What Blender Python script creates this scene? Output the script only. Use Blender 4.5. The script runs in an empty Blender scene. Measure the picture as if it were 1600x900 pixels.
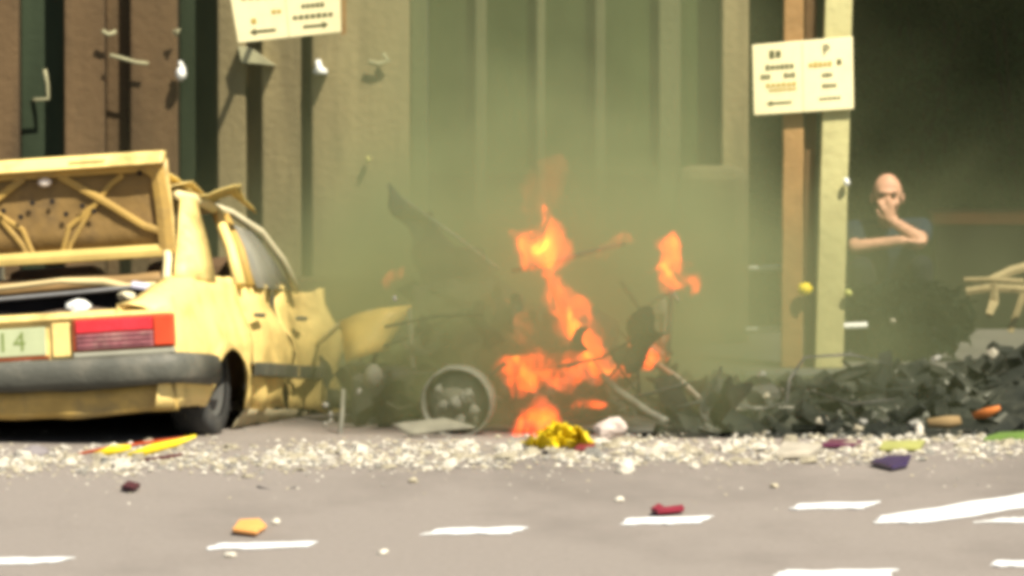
import bpy, bmesh, math, random
from mathutils import Vector, Matrix, noise as mnoise
R = math.radians
random.seed(11)
S = bpy.context.scene
COL = S.collection

# ------------------------------------------------------------------ camera
CAM_D, CAM_H, AIM_Z = 40.0, 2.6, 0.757
cam_d = bpy.data.cameras.new('camera')
cam = bpy.data.objects.new('camera', cam_d); COL.objects.link(cam)
cam.location = (0, -CAM_D, CAM_H)
PITCH = math.atan((CAM_H - AIM_Z) / CAM_D)
cam.rotation_euler = (math.pi/2 - PITCH, 0, 0)
cam_d.sensor_width = 36.0
cam_d.lens = 297.3
cam_d.clip_start = 0.5; cam_d.clip_end = 4000
cam_d.dof.use_dof = True
cam_d.dof.focus_distance = 38.0
cam_d.dof.aperture_fstop = 6.5
S.camera = cam
FPX = 297.3 / 36.0 * 1600.0
TP = math.tan(PITCH)

# ------------------------------------------------------------------ world, sun, exposure
SUN_EL, SUN_AZ = R(52), R(32)          # azimuth measured from the camera's side towards the right
W = bpy.data.worlds.new('World'); S.world = W; W.use_nodes = True
wn = W.node_tree.nodes; wl = W.node_tree.links
bg = wn['Background']
sky = wn.new('ShaderNodeTexSky'); sky.sky_type = 'NISHITA'; sky.sun_disc = False
sky.sun_elevation = SUN_EL
sun_dir = Vector((math.sin(SUN_AZ)*math.cos(SUN_EL), -math.cos(SUN_AZ)*math.cos(SUN_EL), math.sin(SUN_EL)))
sky.sun_rotation = math.atan2(sun_dir.x, sun_dir.y)
wl.new(sky.outputs[0], bg.inputs[0]); bg.inputs[1].default_value = 0.05
sun_d = bpy.data.lights.new('sun', 'SUN'); sun_d.energy = 4.6; sun_d.angle = R(0.5); sun_d.color = (1, .93, .78)
sun = bpy.data.objects.new('sun', sun_d); COL.objects.link(sun)
sun.rotation_euler = sun_dir.to_track_quat('Z', 'Y').to_euler()
S.view_settings.view_transform = 'Standard'; S.view_settings.look = 'None'
S.view_settings.exposure = 1.1; S.view_settings.gamma = 1.0
S.view_settings.use_curve_mapping = False
S.render.engine = 'CYCLES'
S.cycles.use_denoising = True
S.cycles.pixel_filter_type = 'BLACKMAN_HARRIS'; S.cycles.filter_width = 5.0
S.cycles.max_bounces = 6; S.cycles.volume_bounces = 1; S.cycles.transparent_max_bounces = 12
S.cycles.volume_step_rate = 1.6; S.cycles.volume_max_steps = 128
S.cycles.sample_clamp_indirect = 8.0

# ------------------------------------------------------------------ measuring helpers
def at(px, py, Y):
    "the point at depth Y that the photograph shows at pixel (px, py)"
    d = CAM_D + Y
    return Vector(((px - 800) / FPX * d, Y, CAM_H - ((py - 450) / FPX + TP) * d))
def gnd(px, py, z=0.0):
    d = (CAM_H - z) / ((py - 450) / FPX + TP)
    return Vector(((px - 800) / FPX * d, d - CAM_D, z))

# ------------------------------------------------------------------ materials
MATS = {}
def mat(name, base, rough=.7, var=.18, scale=6., bump=.0, bscale=40., metal=0., spec=.3, dirt=None, damt=.35, dscale=3., stretch=None):
    if name in MATS: return MATS[name]
    m = bpy.data.materials.new(name); m.use_nodes = True
    n = m.node_tree.nodes; l = m.node_tree.links; b = n['Principled BSDF']
    tc = n.new('ShaderNodeTexCoord')
    nz = n.new('ShaderNodeTexNoise'); nz.inputs['Scale'].default_value = scale; nz.inputs['Detail'].default_value = 6
    vec = tc.outputs['Object']
    if stretch:
        mpn = n.new('ShaderNodeMapping'); mpn.inputs['Scale'].default_value = stretch; l.new(vec, mpn.inputs[0]); vec = mpn.outputs[0]
    l.new(vec, nz.inputs['Vector'])
    rp = n.new('ShaderNodeValToRGB')
    rp.color_ramp.elements[0].position = .3; rp.color_ramp.elements[1].position = .7
    lo = [max(0, c*(1-var)) for c in base]; hi = [min(1, c*(1+var)) for c in base]
    rp.color_ramp.elements[0].color = (*lo, 1); rp.color_ramp.elements[1].color = (*hi, 1)
    l.new(nz.outputs['Fac'], rp.inputs[0])
    out = rp.outputs[0]
    if dirt:
        n2 = n.new('ShaderNodeTexNoise'); n2.inputs['Scale'].default_value = dscale; n2.inputs['Detail'].default_value = 8
        n2.inputs['Roughness'].default_value = .65
        l.new(vec, n2.inputs['Vector'])
        mr = n.new('ShaderNodeMapRange'); mr.inputs[1].default_value = .48; mr.inputs[2].default_value = .68
        mr.inputs[3].default_value = 0; mr.inputs[4].default_value = damt
        l.new(n2.outputs['Fac'], mr.inputs[0])
        mx = n.new('ShaderNodeMix'); mx.data_type = 'RGBA'
        l.new(mr.outputs[0], mx.inputs[0]); l.new(out, mx.inputs[6]); mx.inputs[7].default_value = (*dirt, 1)
        out = mx.outputs[2]
    l.new(out, b.inputs['Base Color'])
    b.inputs['Roughness'].default_value = rough; b.inputs['Metallic'].default_value = metal
    b.inputs['Specular IOR Level'].default_value = spec
    if bump:
        n3 = n.new('ShaderNodeTexNoise'); n3.inputs['Scale'].default_value = bscale; n3.inputs['Detail'].default_value = 5
        l.new(tc.outputs['Object'], n3.inputs['Vector'])
        bp = n.new('ShaderNodeBump'); bp.inputs['Strength'].default_value = bump; bp.inputs['Distance'].default_value = .02
        l.new(n3.outputs['Fac'], bp.inputs['Height']); l.new(bp.outputs[0], b.inputs['Normal'])
    MATS[name] = m
    return m

def glass_mat(name, tint, rough=.05):
    if name in MATS: return MATS[name]
    m = bpy.data.materials.new(name); m.use_nodes = True
    b = m.node_tree.nodes['Principled BSDF']
    b.inputs['Base Color'].default_value = (*tint, 1); b.inputs['Roughness'].default_value = rough
    b.inputs['Transmission Weight'].default_value = .85; b.inputs['IOR'].default_value = 1.3
    n = m.node_tree.nodes.new('ShaderNodeTexNoise'); n.inputs['Scale'].default_value = 9
    mr = m.node_tree.nodes.new('ShaderNodeMapRange'); mr.inputs[3].default_value = .05; mr.inputs[4].default_value = .4
    m.node_tree.links.new(n.outputs['Fac'], mr.inputs[0]); m.node_tree.links.new(mr.outputs[0], b.inputs['Roughness'])
    MATS[name] = m
    return m

def flame_mat(name, col, strength, nscale=9., lo=.36, hi=.62, grad=None):
    "a glowing gas: emission inside the hull, broken up by noise"
    if name in MATS: return MATS[name]
    m = bpy.data.materials.new(name); m.use_nodes = True
    n = m.node_tree.nodes; l = m.node_tree.links
    n.remove(n['Principled BSDF'])
    em = n.new('ShaderNodeEmission'); em.inputs[0].default_value = (*col, 1)
    tc = n.new('ShaderNodeTexCoord'); mp = n.new('ShaderNodeMapping'); mp.inputs['Scale'].default_value = (1, .4, .55)
    nz = n.new('ShaderNodeTexNoise'); nz.inputs['Scale'].default_value = nscale; nz.inputs['Detail'].default_value = 4
    nz.inputs['Distortion'].default_value = .9
    l.new(tc.outputs['Object'], mp.inputs[0]); l.new(mp.outputs[0], nz.inputs['Vector'])
    mr = n.new('ShaderNodeMapRange'); mr.inputs[1].default_value = lo; mr.inputs[2].default_value = hi
    mr.inputs[3].default_value = 0; mr.inputs[4].default_value = strength
    l.new(nz.outputs['Fac'], mr.inputs[0]); l.new(mr.outputs[0], em.inputs[1])
    l.new(em.outputs[0], n['Material Output'].inputs['Volume'])
    MATS[name] = m
    return m

XPROF = [(-2.6,0),(-1.9,.05),(-1.3,.12),(-.95,.42),(-.6,.9),(-.3,1),(.6,.95),(1.15,.50),(1.7,.16),(3.2,.06),(4.6,0)]
YPROF = [(.4,0),(.65,.8),(1.0,1.),(3.,1),(5.5,1),(7.,.8)]
ZPROF = [(0,1),(.5,1.),(1.0,.55),(1.6,.16),(6.,.09)]
def smoke_mat(name, col, dens, nscale=1.0, lo=.35, hi=.65, floor=.15, absorb=(0,0,0)):
    if name in MATS: return MATS[name]
    m = bpy.data.materials.new(name); m.use_nodes = True
    n = m.node_tree.nodes; l = m.node_tree.links
    n.remove(n['Principled BSDF'])
    pv = n.new('ShaderNodeVolumePrincipled'); pv.inputs['Color'].default_value = (*col, 1)
    pv.inputs['Anisotropy'].default_value = .1
    tc = n.new('ShaderNodeTexCoord'); nz = n.new('ShaderNodeTexNoise')
    nz.inputs['Scale'].default_value = nscale; nz.inputs['Detail'].default_value = 5; nz.inputs['Distortion'].default_value = 1.0
    l.new(tc.outputs['Object'], nz.inputs['Vector'])
    mr = n.new('ShaderNodeMapRange'); mr.inputs[1].default_value = lo; mr.inputs[2].default_value = hi
    mr.inputs[3].default_value = dens*floor; mr.inputs[4].default_value = dens
    l.new(nz.outputs['Fac'], mr.inputs[0])
    sep = n.new('ShaderNodeSeparateXYZ'); l.new(tc.outputs['Object'], sep.inputs[0])
    def curve(sock, lo_, hi_, pts):
        g = n.new('ShaderNodeMapRange'); g.inputs[1].default_value = lo_; g.inputs[2].default_value = hi_
        l.new(sock, g.inputs[0])
        c = n.new('ShaderNodeFloatCurve'); cv = c.mapping.curves[0]
        while len(cv.points) > 2: cv.points.remove(cv.points[1])
        cv.points[0].location = ((pts[0][0]-lo_)/(hi_-lo_), pts[0][1]); cv.points[1].location = ((pts[-1][0]-lo_)/(hi_-lo_), pts[-1][1])
        for x_, y_ in pts[1:-1]: cv.points.new((x_-lo_)/(hi_-lo_), y_)
        c.mapping.update(); l.new(g.outputs[0], c.inputs['Value']); return c.outputs[0]
    cur = mr.outputs[0]
    for sock, lo_, hi_, pts in ((sep.outputs[0], -2.6, 4.6, XPROF), (sep.outputs[1], .4, 7., YPROF), (sep.outputs[2], 0., 6., ZPROF)):
        mu = n.new('ShaderNodeMath'); mu.operation = 'MULTIPLY'; l.new(cur, mu.inputs[0]); l.new(curve(sock, lo_, hi_, pts), mu.inputs[1]); cur = mu.outputs[0]
    l.new(cur, pv.inputs['Density'])
    l.new(pv.outputs[0], n['Material Output'].inputs['Volume'])
    MATS[name] = m
    return m

# ------------------------------------------------------------------ mesh building
def noise3(q):
    return Vector((mnoise.noise(q), mnoise.noise(q + Vector((31.4, 7.7, 2.3))), mnoise.noise(q + Vector((-12.9, 45.1, 19.6)))))
class MB:
    def __init__(s): s.v = []; s.f = []
    def add(s, vs, fs):
        o = len(s.v); s.v += [Vector(p) for p in vs]; s.f += [tuple(i+o for i in f) for f in fs]; return s
    def box(s, c, size, rot=None):
        c = Vector(c); h = [x/2 for x in size]; vs = []
        for dz in (-1, 1):
            for dx, dy in ((-1,-1),(1,-1),(1,1),(-1,1)):
                p = Vector((dx*h[0], dy*h[1], dz*h[2]))
                if rot is not None: p = rot @ p
                vs.append(c + p)
        return s.add(vs, [(3,2,1,0),(4,5,6,7),(0,1,5,4),(1,2,6,5),(2,3,7,6),(3,0,4,7)])
    def prism(s, pts, off):
        "polygon pts pushed along off"
        n = len(pts); off = Vector(off)
        vs = [Vector(p) for p in pts] + [Vector(p)+off for p in pts]
        fs = [tuple(range(n-1, -1, -1)), tuple(range(n, 2*n))]
        fs += [(i, (i+1) % n, n+(i+1) % n, n+i) for i in range(n)]
        return s.add(vs, fs)
    def tube(s, pts, rad, seg=8, cap=True, flat=1.0):
        pts = [Vector(p) for p in pts]
        rads = rad if isinstance(rad, (list, tuple)) else [rad]*len(pts)
        vs = []; prev = None
        for i, p in enumerate(pts):
            t = (pts[min(i+1, len(pts)-1)] - pts[max(i-1, 0)]).normalized()
            a = prev if prev is not None else (Vector((0,1,0)) if abs(t.y) < .9 else Vector((1,0,0)))
            a = (a - t*a.dot(t)).normalized(); prev = a; b = t.cross(a)
            for k in range(seg):
                th = 2*math.pi*k/seg
                vs.append(p + (a*math.cos(th)*flat + b*math.sin(th))*rads[i])
        n = len(pts)
        fs = [(i*seg+k, i*seg+(k+1) % seg, (i+1)*seg+(k+1) % seg, (i+1)*seg+k) for i in range(n-1) for k in range(seg)]
        if cap: fs += [tuple(range(seg-1, -1, -1)), tuple((n-1)*seg+k for k in range(seg))]
        return s.add(vs, fs)
    def grid(s, rows):
        nr, nc = len(rows), len(rows[0])
        vs = [p for r in rows for p in r]
        return s.add(vs, [(i*nc+j, i*nc+j+1, (i+1)*nc+j+1, (i+1)*nc+j) for i in range(nr-1) for j in range(nc-1)])
    def lathe(s, prof, axis='y', seg=32, c=(0,0,0)):
        "profile of (radius, along)"
        c = Vector(c); vs = []
        for r, a in prof:
            for k in range(seg):
                th = 2*math.pi*k/seg
                p = {'y': (r*math.cos(th), a, r*math.sin(th)), 'z': (r*math.cos(th), r*math.sin(th), a),
                     'x': (a, r*math.cos(th), r*math.sin(th))}[axis]
                vs.append(c + Vector(p))
        n = len(prof)
        return s.add(vs, [(i*seg+k, i*seg+(k+1) % seg, (i+1)*seg+(k+1) % seg, (i+1)*seg+k) for i in range(n-1) for k in range(seg)])
    def ball(s, c, r, seg=14, ring=9, rot=None):
        c = Vector(c); rx, ry, rz = (r, r, r) if not isinstance(r, (list, tuple)) else r
        vs = []
        for i in range(ring+1):
            ph = math.pi*i/ring
            rr = max(math.sin(ph), .001)
            for k in range(seg):
                th = 2*math.pi*k/seg
                p = Vector((rx*rr*math.cos(th), ry*rr*math.sin(th), rz*math.cos(ph)))
                if rot is not None: p = rot @ p
                vs.append(c + p)
        return s.add(vs, [(i*seg+k, (i+1)*seg+k, (i+1)*seg+(k+1) % seg, i*seg+(k+1) % seg) for i in range(ring) for k in range(seg)])
    def capsule(s, p0, p1, r0, r1, seg=12):
        p0, p1 = Vector(p0), Vector(p1); t = (p1-p0).normalized(); L = (p1-p0).length
        pts, rad = [], []
        for a in (-.98, -.8, -.45, 0): pts.append(p0 + t*r0*a); rad.append(r0*math.sqrt(1-a*a))
        for a in (0, .45, .8, .98): pts.append(p1 + t*r1*a); rad.append(r1*math.sqrt(1-a*a))
        return s.tube(pts, rad, seg)
    def crumple(s, amp, freq=6., seed=0.):
        for i, p in enumerate(s.v):
            q = p*freq + Vector((seed, seed*1.7, -seed))
            s.v[i] = p + noise3(q)*amp
        return s
    def mesh(s, name):
        me = bpy.data.meshes.new(name); me.from_pydata([tuple(p) for p in s.v], [], s.f); me.validate(); me.update()
        bm = bmesh.new(); bm.from_mesh(me); bmesh.ops.recalc_face_normals(bm, faces=bm.faces); bm.to_mesh(me); bm.free()
        return me
    def build(s, name, m, parent=None, smooth=False, thick=0, bevel=0, sub=0):
        me = s.mesh(name); o = bpy.data.objects.new(name, me); COL.objects.link(o); me.materials.append(m)
        if smooth:
            for p in me.polygons: p.use_smooth = True
        if parent is not None: o.parent = parent
        if thick:
            k = o.modifiers.new('thick', 'SOLIDIFY'); k.thickness = thick; k.offset = 0
        if bevel:
            k = o.modifiers.new('bevel', 'BEVEL'); k.width = bevel; k.segments = 2; k.limit_method = 'ANGLE'
        if sub:
            k = o.modifiers.new('sub', 'SUBSURF'); k.levels = sub; k.render_levels = sub
        return o

def tag(o, label=None, cat=None, group=None, kind=None):
    if label: o['label'] = label
    if cat: o['category'] = cat
    if group: o['group'] = group
    if kind: o['kind'] = kind
    return o
def empty(name, loc=(0,0,0), rot=(0,0,0), label=None, cat=None, group=None):
    o = bpy.data.objects.new(name, None); COL.objects.link(o); o.location = loc; o.rotation_euler = rot
    o.empty_display_size = .1
    return tag(o, label, cat, group)
def lerp(a, b, t): return a + (b-a)*t

# palette
ASPH = mat('asphalt', (.245, .212, .182), .9, .07, 35, .6, 120, dirt=(.15,.128,.108), damt=.75, dscale=.55, stretch=(1,.35,1))
FOOT = mat('footpath_stone', (.11, .10, .085), .9, .2, 3, .3, 60)
KERB = mat('bluestone', (.09, .09, .085), .85, .25, 5, .4, 40)
PAINTW = mat('road_paint', (.74, .74, .72), .6, .06, 9, .1, 60, dirt=(.35,.33,.3), damt=.55, dscale=9)
STONE = mat('brown_stone', (.10, .062, .028), .9, .35, 3, .4, 25, dirt=(.03,.024,.013), damt=.75, dscale=2.2, stretch=(1,1,.16))
STONET = mat('tan_stone_hazed', (.22, .175, .085), .9, .3, 3, .4, 25, dirt=(.09,.07,.035), damt=.75, dscale=2.2, stretch=(1,1,.16))  # same stone as the brown, paler tone painted in for the smoke
RECESS = mat('green_panel', (.028, .040, .014), .9, .4, 3.0, .2, 20, spec=.08, stretch=(1,1,.2))
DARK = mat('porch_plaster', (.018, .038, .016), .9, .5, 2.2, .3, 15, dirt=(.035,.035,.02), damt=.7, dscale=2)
YEL = mat('yellow_paint', (.81, .60, .215), .5, .08, 3, .25, 12, dirt=(.20,.125,.04), damt=.75, dscale=3.6)
YELIN = mat('yellow_inner_shade', (.44, .28, .07), .6, .15, 5, .2, 20, dirt=(.2,.14,.06), damt=.7, dscale=5)  # body yellow darkened in colour, as inner faces get less light
GREYP = mat('grey_plastic', (.085, .085, .068), .6, .2, 5, .2, 40, dirt=(.18,.16,.12), damt=.5, dscale=5)
RUBBERM = mat('tyre_rubber', (.05, .05, .047), .85, .2, 8, .3, 50, dirt=(.16,.15,.12), damt=.6, dscale=6)
STEELM = mat('bare_steel', (.42, .41, .38), .38, .15, 8, .1, 40, metal=.7)
BLACKM = mat('boot_trim', (.012, .010, .009), .95, .3, 8)
CHAR = mat('charred_steel', (.045, .045, .04), .8, .45, 7, .5, 25, dirt=(.13,.11,.09), damt=.7, dscale=7)
ASH = mat('ashed_steel', (.20, .19, .15), .8, .3, 9, .4, 30, dirt=(.1,.09,.08), damt=.7, dscale=8)
WOOD = mat('orange_timber', (.29, .165, .06), .75, .2, 4, .3, 30, dirt=(.2,.11,.04), damt=.6, dscale=6)
WOODD = mat('dark_timber', (.10, .055, .02), .8, .25, 5, .3, 30)
PALEW = mat('cream_painted_timber', (.45, .41, .19), .6, .10, 4, .25, 25, dirt=(.34,.30,.14), damt=.5, dscale=7)
WHITEP = mat('white_enamel', (.78, .77, .70), .45, .05, 8, dirt=(.45,.42,.33), damt=.3, dscale=12)
SIGNW = mat('sign_face', (.82, .73, .43), .45, .04, 6, dirt=(.70,.60,.34), damt=.5, dscale=7)
INKG = mat('sign_ink', (.055, .06, .02), .6, .1, 9)
INKO = mat('sign_ink_ochre', (.42, .29, .05), .6, .1, 9)
RUBBLEM = mat('rubble_cream', (.37, .325, .23), .8, .45, 16, .5, 60, dirt=(.25,.22,.15), damt=.6, dscale=16)
RUBBLE2 = mat('rubble_white', (.50, .46, .38), .7, .4, 16, .4, 60)
RUBBLE3 = mat('rubble_grey', (.22, .21, .18), .8, .3, 20, .5, 60)
LEMON = mat('lemon_plastic', (.80, .62, .02), .45, .12, 9, .3, 20, dirt=(.6,.42,.02), damt=.6, dscale=9)

# ------------------------------------------------------------------ the setting
def slab(name, x0, x1, y0, y1, z, m, n=1, th=.3):
    return MB().prism([(x0,y0,z-th),(x1,y0,z-th),(x1,y1,z-th),(x0,y1,z-th)], (0,0,th)).build(name, m)
ground = slab('ground', -600, 600, -600, 600, -.02, FOOT); tag(ground, kind='structure')
KY = 4.0
road = slab('road', -60, 60, -60, KY, 0, ASPH, th=.015); tag(road, kind='structure')
path = slab('footpath', -60, 60, KY+.3, 30, .13, FOOT, th=.14); tag(path, kind='structure')
kerb = empty('kerb'); tag(kerb, kind='structure')
x = -6.0; kk = 0
while x < 6:
    L = .9
    b = MB().prism([(x+.004,KY,-.01),(x+L-.004,KY,-.01),(x+L-.004,KY+.298,-.01),(x+.004,KY+.298,-.01)], (0,0,.142+random.uniform(-.004,.004))).build('kerb_stone', KERB, kerb, bevel=.015)
    x += L
marks = [
 [(322,862),(480,857),(493,846),(345,850)],
 [(658,839),(800,836),(826,823),(690,827)],
 [(972,823),(1095,821),(1113,806),(985,810)],
 [(1236,799),(1350,797),(1379,783),(1250,787)],
 [(1366,818),(1450,818),(1600,795),(1660,785),(1660,764),(1600,773),(1380,808)],
 [(1520,819),(1660,818),(1660,808),(1575,810)],
 [(-60,888),(80,881),(112,872),(-60,873)],
 [(1205,906),(1388,906),(1402,889),(1230,892)],
 [(1548,888),(1660,887),(1660,875),(1560,877)],
]
for poly in marks:
    pym = sum(b_ for a_, b_ in poly)/len(poly)
    pts = [gnd(a_, pym + (b_-pym)*(.72 if len(poly) == 4 else 1), .004) for a_, b_ in poly]
    # break the long edges so the worn paint ends unevenly
    fine = []
    for i_, p_ in enumerate(pts):
        q_ = pts[(i_+1) % len(pts)]
        for k_ in range(8):
            t_ = lerp(p_, q_, k_/8); fine.append(t_ + Vector((random.uniform(-.012,.012), random.uniform(-.035,.035), 0)))
    MB().prism(fine, (0,0,.003)).build('painted_bar', PAINTW, road)

# building: a stone front of piers and set-back panels, a deep porch on the right
BY = 7.0
def bx(px): return (px-800)/FPX*(CAM_D+BY)
bld = empty('stone_building', (0, BY, 0), label='tall brown stone building front with ribbed piers behind the wrecks', cat='building')
def bpart(name, x0, x1, y0, y1, z0, z1, m, bev=.012, par=None):
    return MB().prism([(x0,y0,z0),(x1,y0,z0),(x1,y1,z0),(x0,y1,z0)], (0,0,z1-z0)).build(name, m, par or bld, bevel=bev)
strips = [(-420,-330,'p'),(-330,-255,'r'),(-255,-150,'p'),(-150,-70,'r'),(-70,28,'p'),(28,100,'r'),(100,163,'p'),(163,203,'d'),(203,277,'p'),(277,340,'r'),(340,384,'t'),(384,409,'d'),
          (409,470,'t'),(470,487,'d'),(487,640,'t'),(640,668,'u'),(668,1128,'r'),(1128,1170,'t')]
for a, b, k in strips:
    x0, x1 = bx(a), bx(b)
    if k == 'r': bpart('recess_panel', x0+.002, x1-.002, .22, .5, .13, 5.8, RECESS if a > 600 else mat('dark_green_panel', (.028,.038,.022), .9, .4, 3., .2, 20, spec=.08, stretch=(1,1,.2)))
    elif k == 'u': bpart('recess_panel', x0+.002, x1-.002, .10, .5, .13, 5.8, mat('halftone_stone', (.085,.095,.042), .9, .35, 3, .4, 25, stretch=(1,1,.16)))  # in-between tone painted to soften the panel edge as smoke would
    elif k == 'd': bpart('recess_panel', x0+.002, x1-.002, .14, .5, .13, 5.8, STONE)
    else: bpart('pier', x0, x1, 0 if k == 't' else .02, .5, .13, 5.8, STONET if k == 't' else STONE)
for pa, pb in ((742,760),(838,852),(930,946),(1030,1064)):
    bpart('recess_rib', bx(pa), bx(pb), .13, .218, .13, 5.79, mat('lighter_rib', (.085,.085,.040), .9, .35, 3, .4, 25, stretch=(1,1,.16)))  # ribs a little lighter than the panel behind
for za in (1.05, 2.3, 3.6):
    bpart('window_bar', bx(670), bx(1126), .17, .2185, za, za+.05, RECESS)
pl = bpart('plinth', bx(1056), bx(1169), -.16, -.003, .13, 1.12, mat('plinth_stone', (.15,.125,.062), .9, .3, 3, .4, 25, stretch=(1,1,.3)), .078)
bpart('plinth_joint', bx(1058), bx(1167), -.143, -.138, .645, .66, STONE, 0, pl)
bpart('plinth_joint', bx(1090), bx(1093), -.143, -.138, .14, .64, STONE, 0, pl)
bpart('base_course', bx(-420), bx(1048), -.1, -.004, .13, .5, STONE, .02)
bpart('cornice', bx(-440), 6.4, -.35, .5, 5.802, 6.6, STONE)
bpart('porch_shade_lintel', bx(1171), 6.2, .0, 3.6, 2.35, 5.79, STONE)  # low lintel above the view, added to keep the porch in shade
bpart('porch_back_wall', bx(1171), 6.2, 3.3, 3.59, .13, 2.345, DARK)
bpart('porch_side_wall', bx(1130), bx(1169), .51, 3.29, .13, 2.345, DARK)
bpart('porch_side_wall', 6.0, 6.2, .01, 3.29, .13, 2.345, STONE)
bpart('porch_ledge', bx(1478), 5.99, 1.5, 2.1, .73, .80, mat('red_brick_ledge', (.24,.075,.03), .9, .2, 6))
bpart('porch_bench_wall', bx(1478)+.02, 5.98, 1.55, 2.08, .13, .728, mat('plum_plaster', (.03,.022,.018), .9, .3, 4))
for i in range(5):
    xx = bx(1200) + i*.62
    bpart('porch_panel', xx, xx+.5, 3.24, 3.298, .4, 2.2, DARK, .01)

exec_order = []
# ------------------------------------------------------------------ yellow wrecked sedan
CX = (15-800)/330.0
car = empty('wrecked_sedan', (CX, .25, 0), (R(-4.0), R(-4.0), R(-13.5)),
            'yellow bombed sedan with open boot and one red tail light facing the street', 'car')
NOI = lambda v, s, a: mnoise.noise(Vector((v*s, a, .37*a)))*1.0
def side_u(z, v):
    u = .80 + .035*math.sin(max(0, min(1, (z-.1)/.55))*math.pi) - max(0, z-.5)*.16
    if v < .14: u -= .09*(1-v/.14)**2
    return u
def arch_z(v):
    t = (v-.92)/.32
    return .14 + (.29*math.sqrt(max(0, 1-t*t)) if abs(t) < 1 else 0)
def belt(v):
    return .60 + .15*min(1, max(0, v)/.7)**.7
def side_panel(name, v0, v1, sgn, nv=22, shoulder=True, ragged=0., amp=.008, seed=1., m=YEL, dent=None):
    rows = []
    vs = [lerp(v0, v1, i/(nv-1)) for i in range(nv)]
    for t in [0, .12, .25, .38, .5, .62, .74, .86, 1.0]:
        r = []
        for v in vs:
            zb, zt = arch_z(v), belt(v)
            z = lerp(zb, zt, t)
            vv = v
            if ragged and v > v1-.3:
                vv = v + ragged*(v-(v1-.3))/.3*mnoise.noise(Vector((z*7, seed, 2)))
            u = side_u(z, v)
            if abs((v-.92)/.32) < 1 and t == 0: u += .02
            if dent: u += dent(v, z)
            r.append(Vector((sgn*u, vv, z)))
        rows.append(r)
    if shoulder:
        for du, dz in ((-.03,.022),(-.09,.034),(-.15,.036),(-.155,.0),(-.16,-.06)):
            r = []
            for v in vs:
                zt = belt(v)
                w = 1 if v < .85 else max(.25, 1-(v-.85)*3)
                r.append(Vector((sgn*(side_u(zt, v)+du*w), v, zt+dz)))
            rows.append(r)
    return MB().grid(rows).crumple(amp, 4.5, seed).crumple(amp*.45, 15, seed+3).build(name, m, car, smooth=True, thick=.004)
side_panel('quarter_panel', .0, 1.36, 1, 36, seed=3, amp=.015)
side_panel('quarter_panel', .0, 1.36, -1, 30, seed=5)
def dentf(v, z):
    return -.05*math.exp(-((v-1.95)/.16)**2-((z-.66)/.07)**2) - .05*math.exp(-((v-2.3)/.2)**2-((z-.27)/.08)**2) - .04*math.exp(-((v-2.5)/.12)**2-((z-.62)/.08)**2) - .025*abs(math.sin(v*9+z*7)) + .03*math.exp(-((v-1.7)/.25)**2-((z-.55)/.12)**2) + .07*max(0, (v-2.35)/.45)
for sg in (1, -1):
    dr = side_panel('rear_door', 1.375, 2.10, sg, 16, shoulder=False, seed=7+sg, amp=.03, dent=dentf)
    MB().box((sg*.836, 1.50, .60), (.03, .13, .022)).build('door_handle', GREYP, dr, bevel=.006)
    fd = side_panel('front_door', 2.115, 2.80, sg, 16, shoulder=False, ragged=.14, seed=9+sg, amp=.045, dent=dentf)
    MB().box((sg*.838, 2.28, .60), (.03, .13, .022)).build('door_handle', GREYP, fd, bevel=.006)
    # grey rub strips on the flanks and the sill below them
    for a, b in ((.10, .57), (1.29, 2.09), (2.12, 2.83)):
        rows = [[Vector((sg*(side_u(z, v)+o), v, z)) for v in [lerp(a, b, i/8) for i in range(9)]] for z, o in ((.30,.002),(.305,.022),(.36,.026),(.365,.002))]
        MB().grid(rows).crumple(.006, 4, sg).build('rub_strip', GREYP, car, smooth=False, thick=.004)
    MB().grid([[Vector((sg*(.80-.03*k), v, .14-.035*k)) for v in [lerp(1.28, 2.75, i/10) for i in range(11)]] for k in range(4)]).crumple(.015, 5, sg+2).build('sill', mat('dusty_sill', (.42,.36,.22), .8, .2, 6), car, smooth=True, thick=.004)
# rear panel with plate recess and lip
rp = MB()
rp.prism([(-.82,.02,.385),(.82,.02,.385),(.82,.02,.588),(-.82,.02,.588)], (0,.03,0))
rear = rp.build('rear_panel', YEL, car, bevel=.004)
MB().prism([(-.80,-.005,.575),(.80,-.005,.575),(.80,.06,.600),(-.80,.06,.600)], (0,0,.018)).build('boot_lip', YEL, car, bevel=.008)
for a in (-.31, .215):
    MB().box((a+.0475, .012, .482), (.09, .02, .165)).build('plate_surround', YEL, car, bevel=.006)
plate = MB().box((0, .008, .482), (.372, .008, .134)).build('number_plate', mat('plate_white', (.42,.46,.27), .6, .08, 9), car, bevel=.006)
MB().box((0, .004, .404), (.40, .02, .014)).build('plate_trim', mat('oxide_trim', (.22,.05,.015), .6), car)
MB().box((0.06, -.004, .387), (.10, .02, .012)).build('plate_lamp', WHITEP, car)
def text_mesh(s, size, name, m, parent, loc, rot=(math.pi/2, 0, 0), ext=.001):
    c = bpy.data.curves.new(name, 'FONT'); c.body = s; c.size = size; c.extrude = ext; c.align_x = 'CENTER'; c.align_y = 'CENTER'
    t = bpy.data.objects.new('tmp', c); COL.objects.link(t)
    dg = bpy.context.evaluated_depsgraph_get(); me = bpy.data.meshes.new_from_object(t.evaluated_get(dg))
    bpy.data.objects.remove(t); o = bpy.data.objects.new(name, me); COL.objects.link(o)
    me.materials.clear(); me.materials.append(m); o.parent = parent; o.location = loc; o.rotation_euler = rot
    return o
INKP = mat('plate_ink', (.17, .22, .06), .6)
text_mesh('1', .13, 'plate_digit', INKP, plate, (-.028, .003, .482))
text_mesh('4', .13, 'plate_digit', INKP, plate, (.055, .003, .482))
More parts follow.
